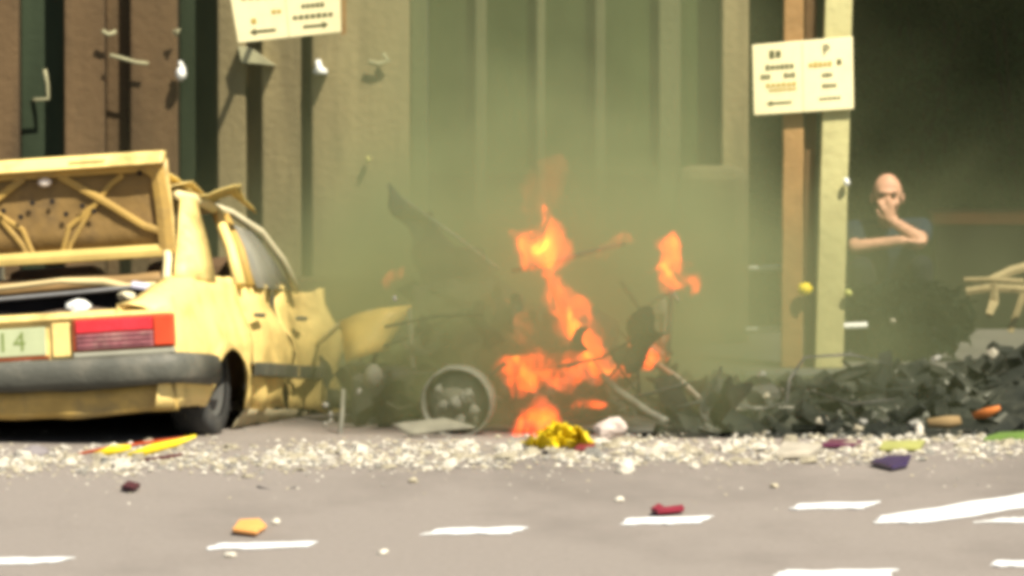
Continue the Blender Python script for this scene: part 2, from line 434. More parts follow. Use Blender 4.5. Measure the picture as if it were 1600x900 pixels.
# tail lights
REDL = mat('red_lens', (.62, .035, .045), .25, .10, 12, .15, 60, dirt=(.42,.05,.07), damt=.7, dscale=9)
PURL = mat('smoked_lens', (.30, .11, .12), .3, .25, 14, .2, 60, dirt=(.45,.30,.24), damt=.7, dscale=10)
ORAL = mat('orange_lens', (.60, .07, .025), .3, .1, 12)
for sg in (1, -1):
    tl = MB().box((sg*.575, -.001, .5), (.505, .03, .158)).build('tail_light', mat('lens_rim', (.30,.06,.02), .5), car, bevel=.008)
    MB().box((sg*.535, -.016, .538), (.38, .022, .062)).build('red_lens', REDL, tl, bevel=.005)
    MB().box((sg*.535, -.016, .464), (.38, .018, .074)).build('smoked_lens', PURL, tl, bevel=.005)
    MB().box((sg*.777, -.016, .5), (.092, .024, .14)).build('indicator_lens', ORAL, tl, bevel=.006)
    for k in range(3):
        MB().box((sg*.535, -.028, .446+.022*k), (.37, .006, .004)).build('lens_rib', PURL, tl)
    MB().box((sg*.575, -.002, .403), (.50, .03, .026)).build('bumper_filler', mat('filler_grey', (.30,.29,.22), .7), car, bevel=.006)
# bumper, wrapping round the corners
prof = [(.0,.245),(-.035,.25),(-.055,.28),(-.06,.34),(-.05,.378),(-.02,.388),(.0,.385)]
pathp = [(-.86,.55,-1,0),(-.86,.15,-1,0),(-.845,.03,-.85,-.5),(-.78,-.03,-.4,-.9),(-.5,-.045,0,-1),(0,-.05,0,-1),(.5,-.045,0,-1),(.78,-.03,.4,-.9),(.845,.03,.85,-.5),(.86,.15,1,0),(.865,.55,1,0)]
rows = [[Vector((x - nx*o, y - ny*o, z)) for x, y, nx, ny in pathp] for o, z in [(-p[0]-.03, p[1]) for p in prof]]
rows = [[Vector((x + nx*(-o-.03), y + ny*(-o-.03), z)) for x, y, nx, ny in pathp] for o, z in prof]
MB().grid(rows).crumple(.012, 3, 4).build('bumper', GREYP, car, smooth=True, thick=.006)
rows = [[Vector((u, .0+.05*(1-z/.24)+.06*(abs(u)/.8)**4, z - .01*math.sin(u*5))) for u in [lerp(-.8, .8, i/24) for i in range(25)]] for z in (.245,.20,.15,.118)]
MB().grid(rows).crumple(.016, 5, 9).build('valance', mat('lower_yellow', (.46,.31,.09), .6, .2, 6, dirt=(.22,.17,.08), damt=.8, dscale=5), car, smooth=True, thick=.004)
# boot cavity
cav = MB()
cav.box((0, .38, .22), (1.3, .68, .02))
cav.box((0, .74, .46), (1.3, .02, .56))
cav.box((-.645, .38, .42), (.02, .7, .4)); cav.box((.645, .38, .42), (.02, .7, .4))
cav.build('boot_lining', BLACKM, car)
MB().grid([[Vector((u, v, z)) for u in [lerp(-.63, .63, i/12) for i in range(13)]] for v, z in ((.70,.735),(.66,.77),(.72,.80),(.90,.82),(1.0,.80))]).crumple(.02, 4, 2).build('rear_deck', mat('deck_brown', (.24,.15,.06), .7, .25, 5), car, smooth=True, thick=.005)
MB().tube([(-.6,.55,.70),(-.2,.54,.715),(.2,.53,.725),(.50,.5,.735),(.60,.52,.74)], .011).build('torsion_bar', STEELM, car, smooth=True)
MB().tube([(-.6,.60,.75),(.1,.60,.79),(.32,.56,.77),(.45,.52,.74),(.6,.5,.74)], [.013,.013,.02,.016,.012], flat=.6).build('bent_brace', mat('cream_brace', (.66,.52,.26), .5), car, smooth=True)
for sg in (1, -1):
    MB().tube([(sg*.60,.62,.66),(sg*.615,.64,.76),(sg*.61,.70,.86),(sg*.60,.74,.95)], [.026,.022,.022,.02], flat=.7).build('hinge_arm', mat('cream_arm', (.74,.62,.33), .5), car, smooth=True)
MB().box((.535,.47,.735), (.09,.05,.035), Matrix.Rotation(R(12),3,'Y')).build('hinge_bracket', mat('pale_bracket', (.62,.60,.70), .4, .1, 8), car, bevel=.01)
# boot lid standing open
LB, LL, LA = Vector((0,.74,.885)), .47, R(84)
def lidp(u, s, o=0):
    "u across, s along the lid from the hinge, o towards the street"
    return LB + Vector((u, -math.cos(LA)*s - math.sin(LA)*o, math.sin(LA)*s - math.cos(LA)*o))
rows = [[lidp(u*(1 - .03*s), s, -.02) for u in [lerp(-.64,.64,i/16) for i in range(17)]] for s in (0,.1,.2,.3,.4,.47)]
lid = MB().grid(rows).crumple(.008, 4, 6).build('boot_lid', YEL, car, smooth=True, thick=.006)
def lidbar(pts, w, nm, m=YELIN, o=.0, th=.026):
    return MB().tube([lidp(u, s, o) for u, s in pts], w, 6, flat=.4).crumple(.006, 9, pts[0][0]).build(nm, m, lid, bevel=.003)
rows = [[lidp(u, s, .0) for u in [lerp(-.60,.60,i/14) for i in range(15)]] for s in (.04,.14,.24,.34,.44)]
MB().grid(rows).crumple(.012, 6, 1).build('inner_skin', mat('inner_skin_shade', (.25,.155,.05), .75, .25, 5, .3, 16, dirt=(.09,.06,.03), damt=.8, dscale=5), lid, smooth=True, thick=.003)  # brown base holds the shade on the raised lid's inner face
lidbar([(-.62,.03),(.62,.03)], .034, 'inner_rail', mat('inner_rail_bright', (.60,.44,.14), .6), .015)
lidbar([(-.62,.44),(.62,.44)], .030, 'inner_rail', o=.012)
for sg in (1, -1):
    lidbar([(sg*.605,.02),(sg*.60,.25),(sg*.585,.40),(sg*.53,.445)], .042, 'inner_rail', o=.015)
    lidbar([(sg*.09,.42),(sg*.30,.29),(sg*.50,.155),(sg*.59,.12)], .021, 'diagonal_rib', o=.016)
    lidbar([(sg*.41,.41),(sg*.34,.36),(sg*.22,.23),(sg*.12,.09),(sg*.10,.04)], .015, 'diagonal_rib', o=.010)
    lidbar([(sg*.24,.26),(sg*.12,.17),(sg*.07,.04)], .016, 'diagonal_rib', o=.010)
    for u, s_ in ((sg*.115,.235),(sg*.20,.27),(sg*.255,.24),(sg*.50,.41),(sg*.05,.30)):
        MB().lathe([(.0,.0),(.013,.0),(.014,.002),(0,.003)], 'y', 10, lidp(u, s_, .035)).build('drain_hole', BLACKM, lid)
MB().prism([lidp(-.63,.455,.085), lidp(.63,.455,.085), lidp(.63,.515,.04), lidp(-.63,.515,.04)], Vector((0,.07,.0))).build('lid_lip', YEL, lid, bevel=.01)
MB().prism([lidp(.16,.478,.074), lidp(.34,.478,.074), lidp(.34,.490,.065), lidp(.16,.490,.065)], Vector((0,.01,.0))).build('lip_slot', mat('slot_olive', (.28,.24,.08), .6), lid)
MB().ball(lidp(.02,.395,.03), (.035,.02,.022)).build('lock_cover', mat('lock_white', (.85,.74,.62), .4), lid, smooth=True)
# greenhouse
for sg in (1, -1):
    C0, C1 = Vector((sg*.745,.72,.765)), Vector((sg*.60,1.16,1.175))
    MB().grid([[lerp(Vector((sg*.66,.62,.78)), Vector((sg*.585,1.08,1.185)), t), lerp(C0, C1, t), lerp(Vector((sg*.765,.98,.752)), Vector((sg*.615,1.24,1.165)), t)] for t in (0,.2,.4,.6,.8,1)]).crumple(.006,5,1).build('rear_pillar', YEL, car, smooth=True, thick=.02)
    MB().tube([(sg*.765,1.42,.75),(sg*.70,1.52,.94),(sg*.615,1.60,1.125)], [.034,.03,.027], flat=1.2).build('door_frame', YEL, car, smooth=True)
    MB().tube([(sg*.765,1.60,.75),(sg*.71,1.66,.93),(sg*.62,1.72,1.115)], [.028,.026,.024], flat=1.0).build('centre_pillar', YELIN, car, smooth=True)
    MB().tube([(sg*.775,2.46,.745),(sg*.74,2.34,.90),(sg*.685,2.16,1.04),(sg*.60,1.92,1.135),(sg*.56,1.7,1.165)], [.022,.021,.02,.019,.018]).build('front_pillar', mat('dull_cream', (.55,.49,.32), .5), car, smooth=True)
    MB().tube([(sg*.575,1.05,1.195),(sg*.60,1.2,1.175),(sg*.605,1.45,1.15),(sg*.61,1.7,1.12)], [.03,.03,.026,.022], flat=.9).crumple(.02, 7, 3).build('roof_rail', mat('cream_rail', (.72,.58,.28), .5), car, smooth=True)
    MB().grid([[lerp(Vector((sg*.775,1.70+.7*k,.745)), Vector((sg*.645,1.75+.36*k,1.09-.03*k)), t) for t in (0,.5,.93)] for k in (0,.5,1)]).build('window_pane', mat('pale_reflection_glass', (.22,.21,.17), .25, .25, 5, spec=.8), car, smooth=True, thick=.004)  # pale reflection on the pane put into its opaque base colour
MB().grid([[Vector((u, v, 1.21 + .03*math.cos(u*2.4) + .05*math.sin(v*5+u*3) - .03*(v-1.1))) for u in [lerp(-.58,.60,i/14) for i in range(15)]] for v in [lerp(1.02,2.0,i/8) for i in range(9)]]).crumple(.05, 3.5, 8).build('roof', YEL, car, smooth=True, thick=.005)
MB().grid([[Vector((.42+.36*t, 1.0+.45*t+.25*k, 1.30 - .10*t + .04*math.sin(t*8+k*2) - .10*k*(1-.3*t))) for t in [i/12 for i in range(13)]] for k in (0,.25,.5,.75,1)]).crumple(.03, 8, 3).build('torn_roof_skin', mat('scorched_yellow', (.55,.42,.14), .6, .3, 6, dirt=(.2,.15,.07), damt=.8, dscale=8), car, smooth=True, thick=.005)
# interior seats, dark
MB().box((0,1.1,.55),(1.25,.18,.5)).build('rear_seat', mat('seat_brown', (.10,.06,.03), .9), car, bevel=.05)
for sg in (1,-1): MB().box((sg*.36,2.0,.55),(.5,.18,.75), Matrix.Rotation(R(-12),3,'X')).build('front_seat', mat('seat_brown', (.1,.06,.03)), car, bevel=.06)
MB().box((0,1.7,.16),(1.45,2.6,.05)).build('floor_pan', BLACKM, car)
# wheels
def car_wheel(u, v, z, r=.285, w=.18, sg=1):
    ty = MB().lathe([(r*.66,-w/2),(r*.93,-w/2),(r,-w*.36),(r,w*.36),(r*.93,w/2),(r*.66,w/2)], 'x', 36, (u,v,z)).build('tyre', RUBBERM, None, smooth=True)
    wh = empty('wheel'); wh.parent = car; ty.parent = wh
    MB().lathe([(.0,sg*w*.28),(r*.2,sg*w*.30),(r*.5,sg*w*.18),(r*.64,sg*w*.42),(r*.67,sg*w*.46),(r*.66,-sg*w*.4)], 'x', 30, (u,v,z)).build('rim', mat('rim_shadow_grey', (.07,.068,.06), .7), wh, smooth=True)  # rim darkened in colour for the shadow on the wheel
    MB().lathe([(.0,sg*w*.36),(r*.15,sg*w*.35),(r*.17,sg*w*.25)], 'x', 16, (u,v,z)).build('hub_cap', STEELM, wh, smooth=True)
car_wheel(.665, .93, .288, sg=1); car_wheel(-.70, .93, .345, sg=-1)
# nose of the car: dark engine bay, buckled fender
MB().box((0,3.35,.42),(1.1,1.1,.34)).box((0,2.75,.5),(1.36,.06,.5)).crumple(.08, 3, 5).build('engine_bay', CHAR, car)
MB().box((0,3.4,.26),(1.3,.10,.10)).box((.52,3.3,.32),(.1,1.4,.10)).box((-.52,3.3,.32),(.1,1.4,.10)).build('chassis_rails', CHAR, car)
car_wheel(-.62, 3.35, .46, sg=-1)
def cinv(p):
    bpy.context.view_layer.update()
    return car.matrix_world.inverted() @ p
fp = [(532,502,2.0),(560,490,1.95),(592,481,1.9),(642,476,1.9),(628,502,1.9),(606,546,1.85),(575,556,1.8),(540,568,1.8)]
fcent = sum((at(*p) for p in fp), Vector())/len(fp)
ring = [cinv(at(*p)) for p in fp]; cen = cinv(fcent + Vector((0,-.06,0)))
mb = MB(); mb.add(ring + [lerp(r, cen, .5) + Vector((0,-.01,0)) for r in ring] + [cen], [(i,(i+1)%8,8+(i+1)%8,8+i) for i in range(8)] + [(8+i,8+(i+1)%8,16) for i in range(8)])
mb.crumple(.012,6,2).build('front_fender', mat('fender_yellow', (.70,.50,.15), .45, .12, 5, dirt=(.4,.3,.13), damt=.6, dscale=6), car, smooth=True, thick=.01)
MB().tube([cinv(at(*p)) for p in ((585,552,1.85),(572,600,2.1),(560,650,2.4))], .014).crumple(.02,6,2).build('fender_stay', CHAR, car, smooth=True)
MB().tube([cinv(at(*p)) for p in ((490,542,2.7),(512,524,2.3),(532,506,2.0),(580,486,1.93))], [.012,.014,.012,.010]).build('fender_brace', mat('pale_brace', (.6,.57,.42), .6), car, smooth=True)

rc = random.Random(9)
for k in range(12):
    c_ = cinv(at(rc.uniform(508,620), rc.uniform(575,672), rc.uniform(2.0,3.0)))
    w_, h_ = rc.uniform(.12,.3), rc.uniform(.08,.2)
    rt = Matrix.Rotation(rc.uniform(-1,1),3,'Z') @ Matrix.Rotation(rc.uniform(-1,1),3,'Y')
    MB().grid([[c_ + rt @ Vector((lerp(-w_,w_,i/6)/2*(1+.4*mnoise.noise(Vector((i,j,k)))), .02*math.sin(i), lerp(-h_,h_,j/6)/2*(1+.4*mnoise.noise(Vector((i,k,j)))))) for i in range(7)] for j in range(7)]).crumple(.05,8,k).build('torn_sheet', CHAR, car, thick=.006)
# things lying in the boot
def lump(name, c, r, m, label, cat, seed=1, group=None, amp=.4, n=10):
    o = MB().ball((0,0,0), r, n, max(5, n//2)).crumple(max(r)*amp if isinstance(r,(list,tuple)) else r*amp, 1.1/(max(r) if isinstance(r,(list,tuple)) else r), seed).build(name, m)
    o.location = c
    return tag(o, label, cat, group)
bpy.context.view_layer.update()
cw = lambda p: car.matrix_world @ Vector(p)
lump('crumpled_bag', cw((.27,.30,.645)), (.065,.04,.035), WHITEP, 'crumpled white bag lying in the open boot of the yellow car', 'bag', 4)
lump('rag', cw((.49,.36,.69)), (.045,.03,.022), mat('beige_cloth', (.5,.45,.3), .9), 'small beige rag at the right end of the open boot', 'rag', 6)
lump('boot_mat', cw((.0,.30,.55)), (.5,.22,.06), mat('brown_felt', (.10,.07,.05), .95), 'brown rumpled mat piled inside the open boot', 'mat', 8, amp=.2, n=16)

# ------------------------------------------------------------------ burnt-out wreck in the middle
wk = empty('burnt_wreck', (at(760,690,1.2).x, 1.6, 0), label='charred wreck of a car burning inside the smoke, bare wheel showing', cat='car')
wi = Vector(wk.location)
def wp(px, py, Y): return at(px, py, Y) - wi
def wtube(name, pts, r, m, flat=1.0, cr=0): return MB().tube([wp(*p) for p in pts], r, 8, flat=flat).crumple(cr, 6, len(pts)).build(name, m, wk, smooth=True)
whl = empty('wheel'); whl.parent = wk
wc = wp(716, 628, 1.0); whl.location = wc; whl.rotation_euler = (R(6), R(3), R(-12))
RR = .178
MB().lathe([(RR*.90,.05),(RR*.90,-.045),(RR*.95,-.06),(RR,-.05),(RR*1.0,.05),(RR*.94,.06),(RR*.90,.05)], 'y', 40).crumple(.004,12,1).build('rim', ASH, whl, smooth=True)
MB().lathe([(0,-.035),(RR*.2,-.04),(RR*.36,-.025),(RR*.6,-.015),(RR*.84,.0),(RR*.84,.012),(RR*.3,.01),(0,.01)], 'y', 32).crumple(.012,14,3).build('disc', mat('disc_ash', (.20,.185,.14), .8, .4, 9), whl, smooth=True)
MB().lathe([(0,-.09),(RR*.16,-.085),(RR*.2,-.04),(RR*.2,-.02)], 'y', 18).build('hub', ASH, whl, smooth=True)
for k, (ca, cz, sr) in enumerate(((.05,.03,.035),(-.06,-.02,.03),(.02,-.08,.028),(-.09,.06,.022),(.09,-.03,.024))):
    MB().ball((ca, -.05, cz), (sr, sr*.7, sr*1.1), 9, 6).crumple(sr*.5, 30, k).build('hub_lump', ASH, whl)
# body tub: crumpled charred sheets
def sheet(name, corners, n, amp, m, parent, seed=1, thick=.008, org=None, sag=0):
    a, b, c, d = corners
    rows = [[lerp(lerp(a, b, i/n), lerp(d, c, i/n), j/n) + Vector((0, -sag*math.sin(i/n*math.pi)*math.sin(j/n*math.pi), 0)) for i in range(n+1)] for j in range(n+1)]
    return MB().grid(rows).crumple(amp, 5, seed).build(name, m, parent, smooth=True, thick=thick)
sheet('body_side', [wp(650,440,2.5),wp(770,440,2.3),wp(800,680,2.0),wp(610,680,2.3)], 12, .05, CHAR, wk, 2)
sheet('body_side', [wp(600,600,2.2),wp(680,570,2.0),wp(660,684,1.6),wp(540,686,1.9)], 8, .04, CHAR, wk, 3)
sheet('bonnet', [wp(604,300,3.5),wp(650,318,3.3),wp(780,428,2.7),wp(668,462,2.8)], 14, .115, mat('bonnet_soot', (.022,.024,.02), .9, .4, 5), wk, 4)
wtube('bonnet_edge', [(600,292,3.5),(650,325,3.3),(720,372,2.9),(776,424,2.5)], [.004,.006,.010,.012], ASH, cr=.03)
sheet('scuttle', [wp(770,440,2.2),wp(960,500,2.4),wp(980,660,2.2),wp(790,670,2.0)], 12, .07, CHAR, wk, 7)
sheet('floor_pan', [wp(560,660,2.6),wp(1050,640,2.6),wp(1020,668,1.0),wp(540,688,1.0)], 12, .05, CHAR, wk, 8)
sheet('sill_panel', [wp(612,662,.75),wp(690,650,.78),wp(742,668,.72),wp(640,684,.7)], 8, .02, mat('sill_ash', (.15,.14,.10), .8, .25, 8), wk, 9)
wtube('pillar', [(852,425,1.9),(880,480,1.8),(912,545,1.7),(945,592,1.6)], [.022,.025,.027,.025], CHAR, cr=.02)
wtube('pillar', [(760,462,2.0),(800,500,1.9),(825,560,1.8),(850,610,1.7)], [.015,.018,.02,.02], CHAR, cr=.02)
wtube('cross_rail', [(800,420,2.0),(850,415,1.95),(905,398,2.0),(975,378,2.3)], [.012,.014,.012,.010], CHAR, cr=.02)
wtube('chassis_rail', [(938,586,1.4),(965,610,1.3),(1012,642,1.2),(1040,660,1.1)], [.016,.02,.022,.02], ASH, cr=.015)
wtube('chassis_rail', [(1030,572,1.9),(1062,592,1.8),(1092,622,1.7),(1150,640,1.6),(1240,634,1.6)], [.012,.017,.016,.012,.006], mat('rail_ash', (.26,.24,.19), .8, .3, 8), cr=.02)
wtube('steering_post', [(1050,448,2.0),(1046,500,2.0),(1042,575,1.95)], [.013,.014,.016], CHAR)
wtube('strut', [(640,484,1.7),(642,530,1.6),(645,576,1.5)], [.012,.014,.013], ASH)
wtube('strut', [(536,610,1.2),(534,650,1.1),(530,690,1.0)], [.010,.012,.012], ASH)
wtube('seat_frame', [(985,510,2.3),(1020,470,2.3),(1052,455,2.2),(1060,470,2.1)], .010, ASH)
sheet('door_skin', [wp(990,500,2.4),wp(1040,465,2.3),wp(1040,560,2.2),wp(985,555,2.3)], 6, .02, mat('ash_skin', (.22,.21,.16), .85, .25, 7), wk, 12)
MB().box((0,0,0), (.34,.4,.3)).crumple(.08,5,2).build('engine_block', CHAR, wk, bevel=.03).location = wp(605,620,2.0)
MB().ball((0,0,0), (.05,.05,.06), 10, 6).crumple(.02,12,2).build('alternator', ASH, wk, smooth=True).location = wp(583,592,1.4)
for i,(px,py) in enumerate(((508,633),(515,648),(508,665),(515,658),(617,466),(560,612))):
    MB().ball((0,0,0), (.012,.008,.014), 6, 4).crumple(.008,40,i).build('glass_shard', ASH, wk).location = wp(px,py,1.0)

rw = random.Random(5)
for k in range(14):
    a0 = wp(rw.uniform(640,1040), rw.uniform(560,670), rw.uniform(1.1,2.0)); a1 = a0 + Vector((rw.uniform(-.3,.3), rw.uniform(-.1,.1), rw.uniform(-.15,.2)))
    MB().tube([a0, lerp(a0,a1,.5)+Vector((0,0,rw.uniform(-.08,.08))), a1], rw.uniform(.003,.006), 5).crumple(.02, 8, k).build('wire', mat('wire_ash', (.14,.13,.10), .8), wk)
SOOT = mat('black_soot', (.016, .016, .014), .95, .5, 6, .5, 30, spec=.1, dirt=(.06,.045,.03), damt=.6, dscale=5)
def ragged(name, c, w, h, seed, m, parent, rot):
    "a torn piece of sheet metal with an uneven outline"
    n = 9; rows = []
    for j in range(n):
        row = []
        for i in range(n):
            x_, z_ = i/(n-1)*2-1, j/(n-1)*2-1
            k = 1 + .55*mnoise.noise(Vector((math.atan2(z_, x_)*1.3, seed*1.9, max(abs(x_), abs(z_)))))
            row.append(rot @ Vector((x_*w/2*k, .09*math.sin(x_*3+seed)*w, z_*h/2*k)))
        rows.append(row)
    o = MB().grid(rows).crumple(.055, 7, seed).build(name, m, parent, thick=.006); o.location = c
    return o
for k in range(80):
    px = rw.uniform(590, 1240); top = 580 if px < 640 else (450 if px < 800 else 530 if px < 1000 else 610)
    py = rw.uniform(top, 675); Y = rw.uniform(1.35, 2.7)
    rot = Matrix.Rotation(rw.uniform(-1.2,1.2),3,'Z') @ Matrix.Rotation(rw.uniform(-1,1),3,'Y') @ Matrix.Rotation(rw.uniform(-.7,.7),3,'X')
    ragged('torn_sheet', wp(px, py, Y), rw.uniform(.12,.34), rw.uniform(.08,.24), k*2.3, SOOT if k % 4 else CHAR, wk, rot)
for k in range(20):
    px = rw.uniform(640, 1030); py = rw.uniform(480, 670); a0 = wp(px, py, rw.uniform(1.3, 2.4))
    d_ = Vector((rw.uniform(-1,1), rw.uniform(-.4,.4), rw.uniform(-.8,.8))).normalized()*rw.uniform(.12,.3)
    MB().tube([a0-d_, a0+Vector((0,0,rw.uniform(-.04,.04))), a0+d_], rw.uniform(.006,.014), 6).crumple(.025, 8, k).build('bent_bar', SOOT if k % 3 else CHAR, wk)
# ------------------------------------------------------------------ sign posts and signs
PY = 4.45
def post(name, px0, px1, ytop, pxt0, pxt1, Y, dep, m, label, base_py=590, cat='post'):
    b0, b1 = at(px0, base_py, Y), at(px1, base_py, Y); t0, t1 = at(pxt0, ytop, Y), at(pxt1, ytop, Y)
    b0.z = b1.z = .13; 
    rows = []
    mb = MB(); n = 10; vs = []
    for i in range(n+1):
        t = i/n; a, b = lerp(b0, t0, t), lerp(b1, t1, t)
        j = .004*mnoise.noise(Vector((i*.9, px0, 0)))
        vs += [a+Vector((j,0,0)), b+Vector((j,0,0)), b+Vector((j,dep,0)), a+Vector((j,dep,0))]
    fs = [(i*4+k, i*4+(k+1)%4, i*4+4+(k+1)%4, i*4+4+k) for i in range(n) for k in range(4)] + [(3,2,1,0), (n*4,n*4+1,n*4+2,n*4+3)]
    o = mb.add(vs, fs).build(name, m, bevel=.006)
    return tag(o, label, cat)
post('timber_post', 1221, 1255, -90, 1226, 1256, PY, .11, WOOD, 'orange brown timber post behind the left half of the parking sign')
post('timber_post', 1257, 1274, -90, 1258, 1277, PY+.08, .10, WOODD, 'thin dark brown timber strip in the gap between the orange and cream posts')  # dark strip filling the gap between the two posts
pw = post('timber_post', 1274, 1318, -90, 1292, 1334, PY-.02, .12, PALEW, 'cream painted timber post behind the right half of the parking sign')
bpy.context.view_layer.update()
def knob(px, py, r, m, label, name='bracket', Y=PY-.06):
    mb = MB().ball((0,0,0), r, 10, 6).crumple(max(r)*.35, 25, px*.1)
    o = mb.build(name, m, smooth=True); o.location = at(px, py, Y); return tag(o, label, 'bracket')
knob(1259, 451, (.042,.03,.036), LEMON, 'bright yellow clamp on the dark strip, low on the post group')
knob(1323, 285, (.018,.02,.026), WHITEP, 'small white bracket high on the right edge of the cream post')
knob(1326, 458, (.024,.02,.022), mat('yellow_green_cap', (.5,.5,.15), .6), 'small yellow green bracket low on the right edge of the cream post')

def sign(name, corners, Y, label, cat='sign'):
    a, b, c, d = [at(px, py, Y) for px, py in corners]       # tl, tr, br, bl
    cen = (a+b+c+d)/4
    root = empty(name, cen, label=label, cat=cat)
    MB().prism([p-cen for p in (d, c, b, a)], (0,.012,0)).build('sign_plate', SIGNW, root, bevel=.004)
    def P(s, t):
        return lerp(lerp(a, b, s), lerp(d, c, s), t) - cen
    def mark(s0, s1, t0, t1, m=INKG, nm='print_mark'):
        MB().prism([P(s0,t1)+Vector((0,-.0035,0)), P(s1,t1)+Vector((0,-.0035,0)), P(s1,t0)+Vector((0,-.0035,0)), P(s0,t0)+Vector((0,-.0035,0))], (0,.002,0)).build(nm, m, root)
    def word(s0, s1, t0, t1, n, m=INKG):
        for k in range(n):
            w = (s1-s0)/n
            h = random.choice((0, .15, .3))*(t1-t0)
            mark(s0+w*k, s0+w*(k+.74), t0+h*.5, t1-h*.3, m)
    def arrow(s0, s1, t, h, m=INKG, left=True):
        tip, tail = (s0, s1) if left else (s1, s0)
        k = .22*(tail-tip)
        pts = [P(tip,t), P(tip+k,t+h), P(tip+k,t+h*.35), P(tail,t+h*.35), P(tail,t-h*.35), P(tip+k,t-h*.35), P(tip+k,t-h)]
        MB().prism([p+Vector((0,-.0035,0)) for p in pts], (0,.002,0)).build('arrow_mark', m, root)
    return root, P, mark, word, arrow
sgn, P, mark, word, arrow = sign('parking_sign', [(1175,70),(1332,57),(1334,170),(1178,180)], PY-.06, 'cream double parking sign on the timber posts at right')
mark(.498,.504,.02,.98, mat('sign_seam', (.62,.56,.32), .6), 'panel_seam')
ang = Matrix.Rotation(R(4),3,'Y')
text_mesh('P', .075, 'letter', INKG, sgn, P(.735,.155)+Vector((0,-.004,0)), (math.pi/2, R(-4), 0))
word(.17,.30,.10,.21,2)
word(.13,.42,.30,.375,6, INKG); word(.56,.80,.31,.385,5, INKO); word(.84,.90,.28,.38,1)
word(.08,.18,.43,.50,3); word(.31,.43,.43,.50,3)
word(.13,.44,.56,.62,6, INKO); word(.16,.44,.64,.68,6, INKO)
word(.69,.80,.47,.53,3); word(.69,.84,.62,.68,4)
arrow(.13,.38,.845,.04); word(.66,.88,.81,.845,5, INKG)
sg2, P, mark, word, arrow = sign('parking_sign', [(350,-62),(530,-75),(533,50),(372,67)], PY-.06, 'pale double parking sign cut by the top edge above the yellow car')
mark(.498,.504,.02,.98, mat('sign_seam', (.62,.56,.32), .6), 'panel_seam')
word(.10,.42,.40,.50,5, INKO); word(.36,.46,.64,.69,2, INKO); word(.16,.22,.72,.79,1, INKO)
arrow(.13,.38,.885,.045); arrow(.64,.88,.885,.045, left=False)
word(.64,.86,.60,.66,5); word(.55,.94,.735,.79,7, INKG)
sax = at(445,0,PY).x
tag(MB().tube([Vector((sax,PY-.02,2.27)), Vector((sax,PY+.1,2.36)), Vector((sax,BY+.05,2.40))], .016, 10).build('sign_bracket', mat('bracket_grey', (.12,.12,.10), .7), smooth=True), 'grey arm from the wall carrying the sign above the yellow car', 'bracket')
tag(MB().prism([at(534,-90,PY+.02), at(541,-90,PY+.02), at(541,52,PY+.02), at(534,56,PY+.02)], (0,.05,0)).build('timber_strip', WOOD), 'narrow orange timber strip along the right edge of the upper left sign', 'batten')

# white rails behind the posts
def rail(px0, px1, py0, py1, Y, label):
    o = MB().tube([at(px0,py0,Y), at(px1,py1,Y)], .019, 12).build('rail', WHITEP, smooth=True)
    return tag(o, label, 'rail')
RLY = 4.66
rl = empty('handrail', (at(1200,500,4.66).x, RLY, .13), label='white two bar handrail crossing behind the timber posts', cat='handrail')
bpy.context.view_layer.update()
for a in (((1170,420),(1270,415)), ((1166,516),(1356,508))):
    MB().tube([at(*a[0],RLY)-rl.location, at(*a[1],RLY)-rl.location], .016, 12).build('rail', WHITEP, rl, smooth=True)
for pxx, hh in ((1238,.72),(1262,.72)):
    xp = at(pxx,500,RLY).x - rl.location.x
    MB().tube([(xp,.035,0),(xp,.035,hh)], .018, 10).build('rail_post', GREYP, rl, smooth=True)

# fittings on the building front
def fitting(name, parts, label, cat, m, Y=BY-.06):
    mb = MB()
    for kind, a in parts:
        if kind == 't': mb.tube([at(px,py,Y) for px,py in a[0]], a[1], 8)
        elif kind == 'b': mb.ball(at(*a[0],Y), a[1], 12, 7)
        elif kind == 'p': mb.prism([at(px,py,Y-.06) for px,py in a], (0,.14,0))
    return tag(mb.build(name, m, smooth=kind != 'p'), label, cat)
PALE = mat('pale_fitting', (.52,.50,.36), .6, .15, 9)
PALEO = mat('olive_fitting', (.30,.28,.16), .7, .15, 9)
fitting('wall_lamp', [('p',[(489,112),(495,116),(512,115),(510,108),(503,104),(500,93),(493,94),(494,104)]), ('b',((502,110),(.028,.05,.018)))], 'white wall lamp on the stone pier right of the upper left sign', 'lamp', WHITEP)
fitting('wall_lamp', [('b',((283,115),(.030,.05,.042))), ('t',(((280,96),(288,108)),.012))], 'white round wall lamp on the pier above the open boot', 'lamp', WHITEP)
fitting('wall_pipe', [('t',(((52,156),(76,154),(74,130),(70,108)),.010))], 'thin bent pipe with a foot, far left wall recess', 'pipe', PALEO, BY+.1)
fitting('wall_pipe', [('t',(((172,86),(192,91),(212,97),(232,99)),.010))], 'short sloping pipe across the brown piers above the open boot', 'pipe', PALEO)
fitting('wall_hook', [('t',(((160,48),(170,54),(182,49)),.012))], 'small pale hook on the brown pier, higher than the sloping pipe', 'hook', PALEO)
fitting('wall_hook', [('t',(((270,50),(280,46),(274,56)),.010))], 'small pale hook above the round white wall lamp', 'hook', PALEO)
fitting('torn_awning', [('p',[(372,72),(390,74),(430,102),(395,98),(378,98)])], 'torn olive awning scrap hanging under the upper left sign', 'awning', PALEO)
fitting('wall_hook', [('t',(((576,96),(592,100),(607,94),(598,84)),.014))], 'curved olive hook on the smoky pier right of the white lamp', 'hook', PALEO)
fitting('bolt', [('b',((575,249),(.016,.04,.02)))], 'small yellow bolt on the smoky tan pier above the wreck', 'bolt', mat('bolt_yellow',(.5,.45,.15),.5))

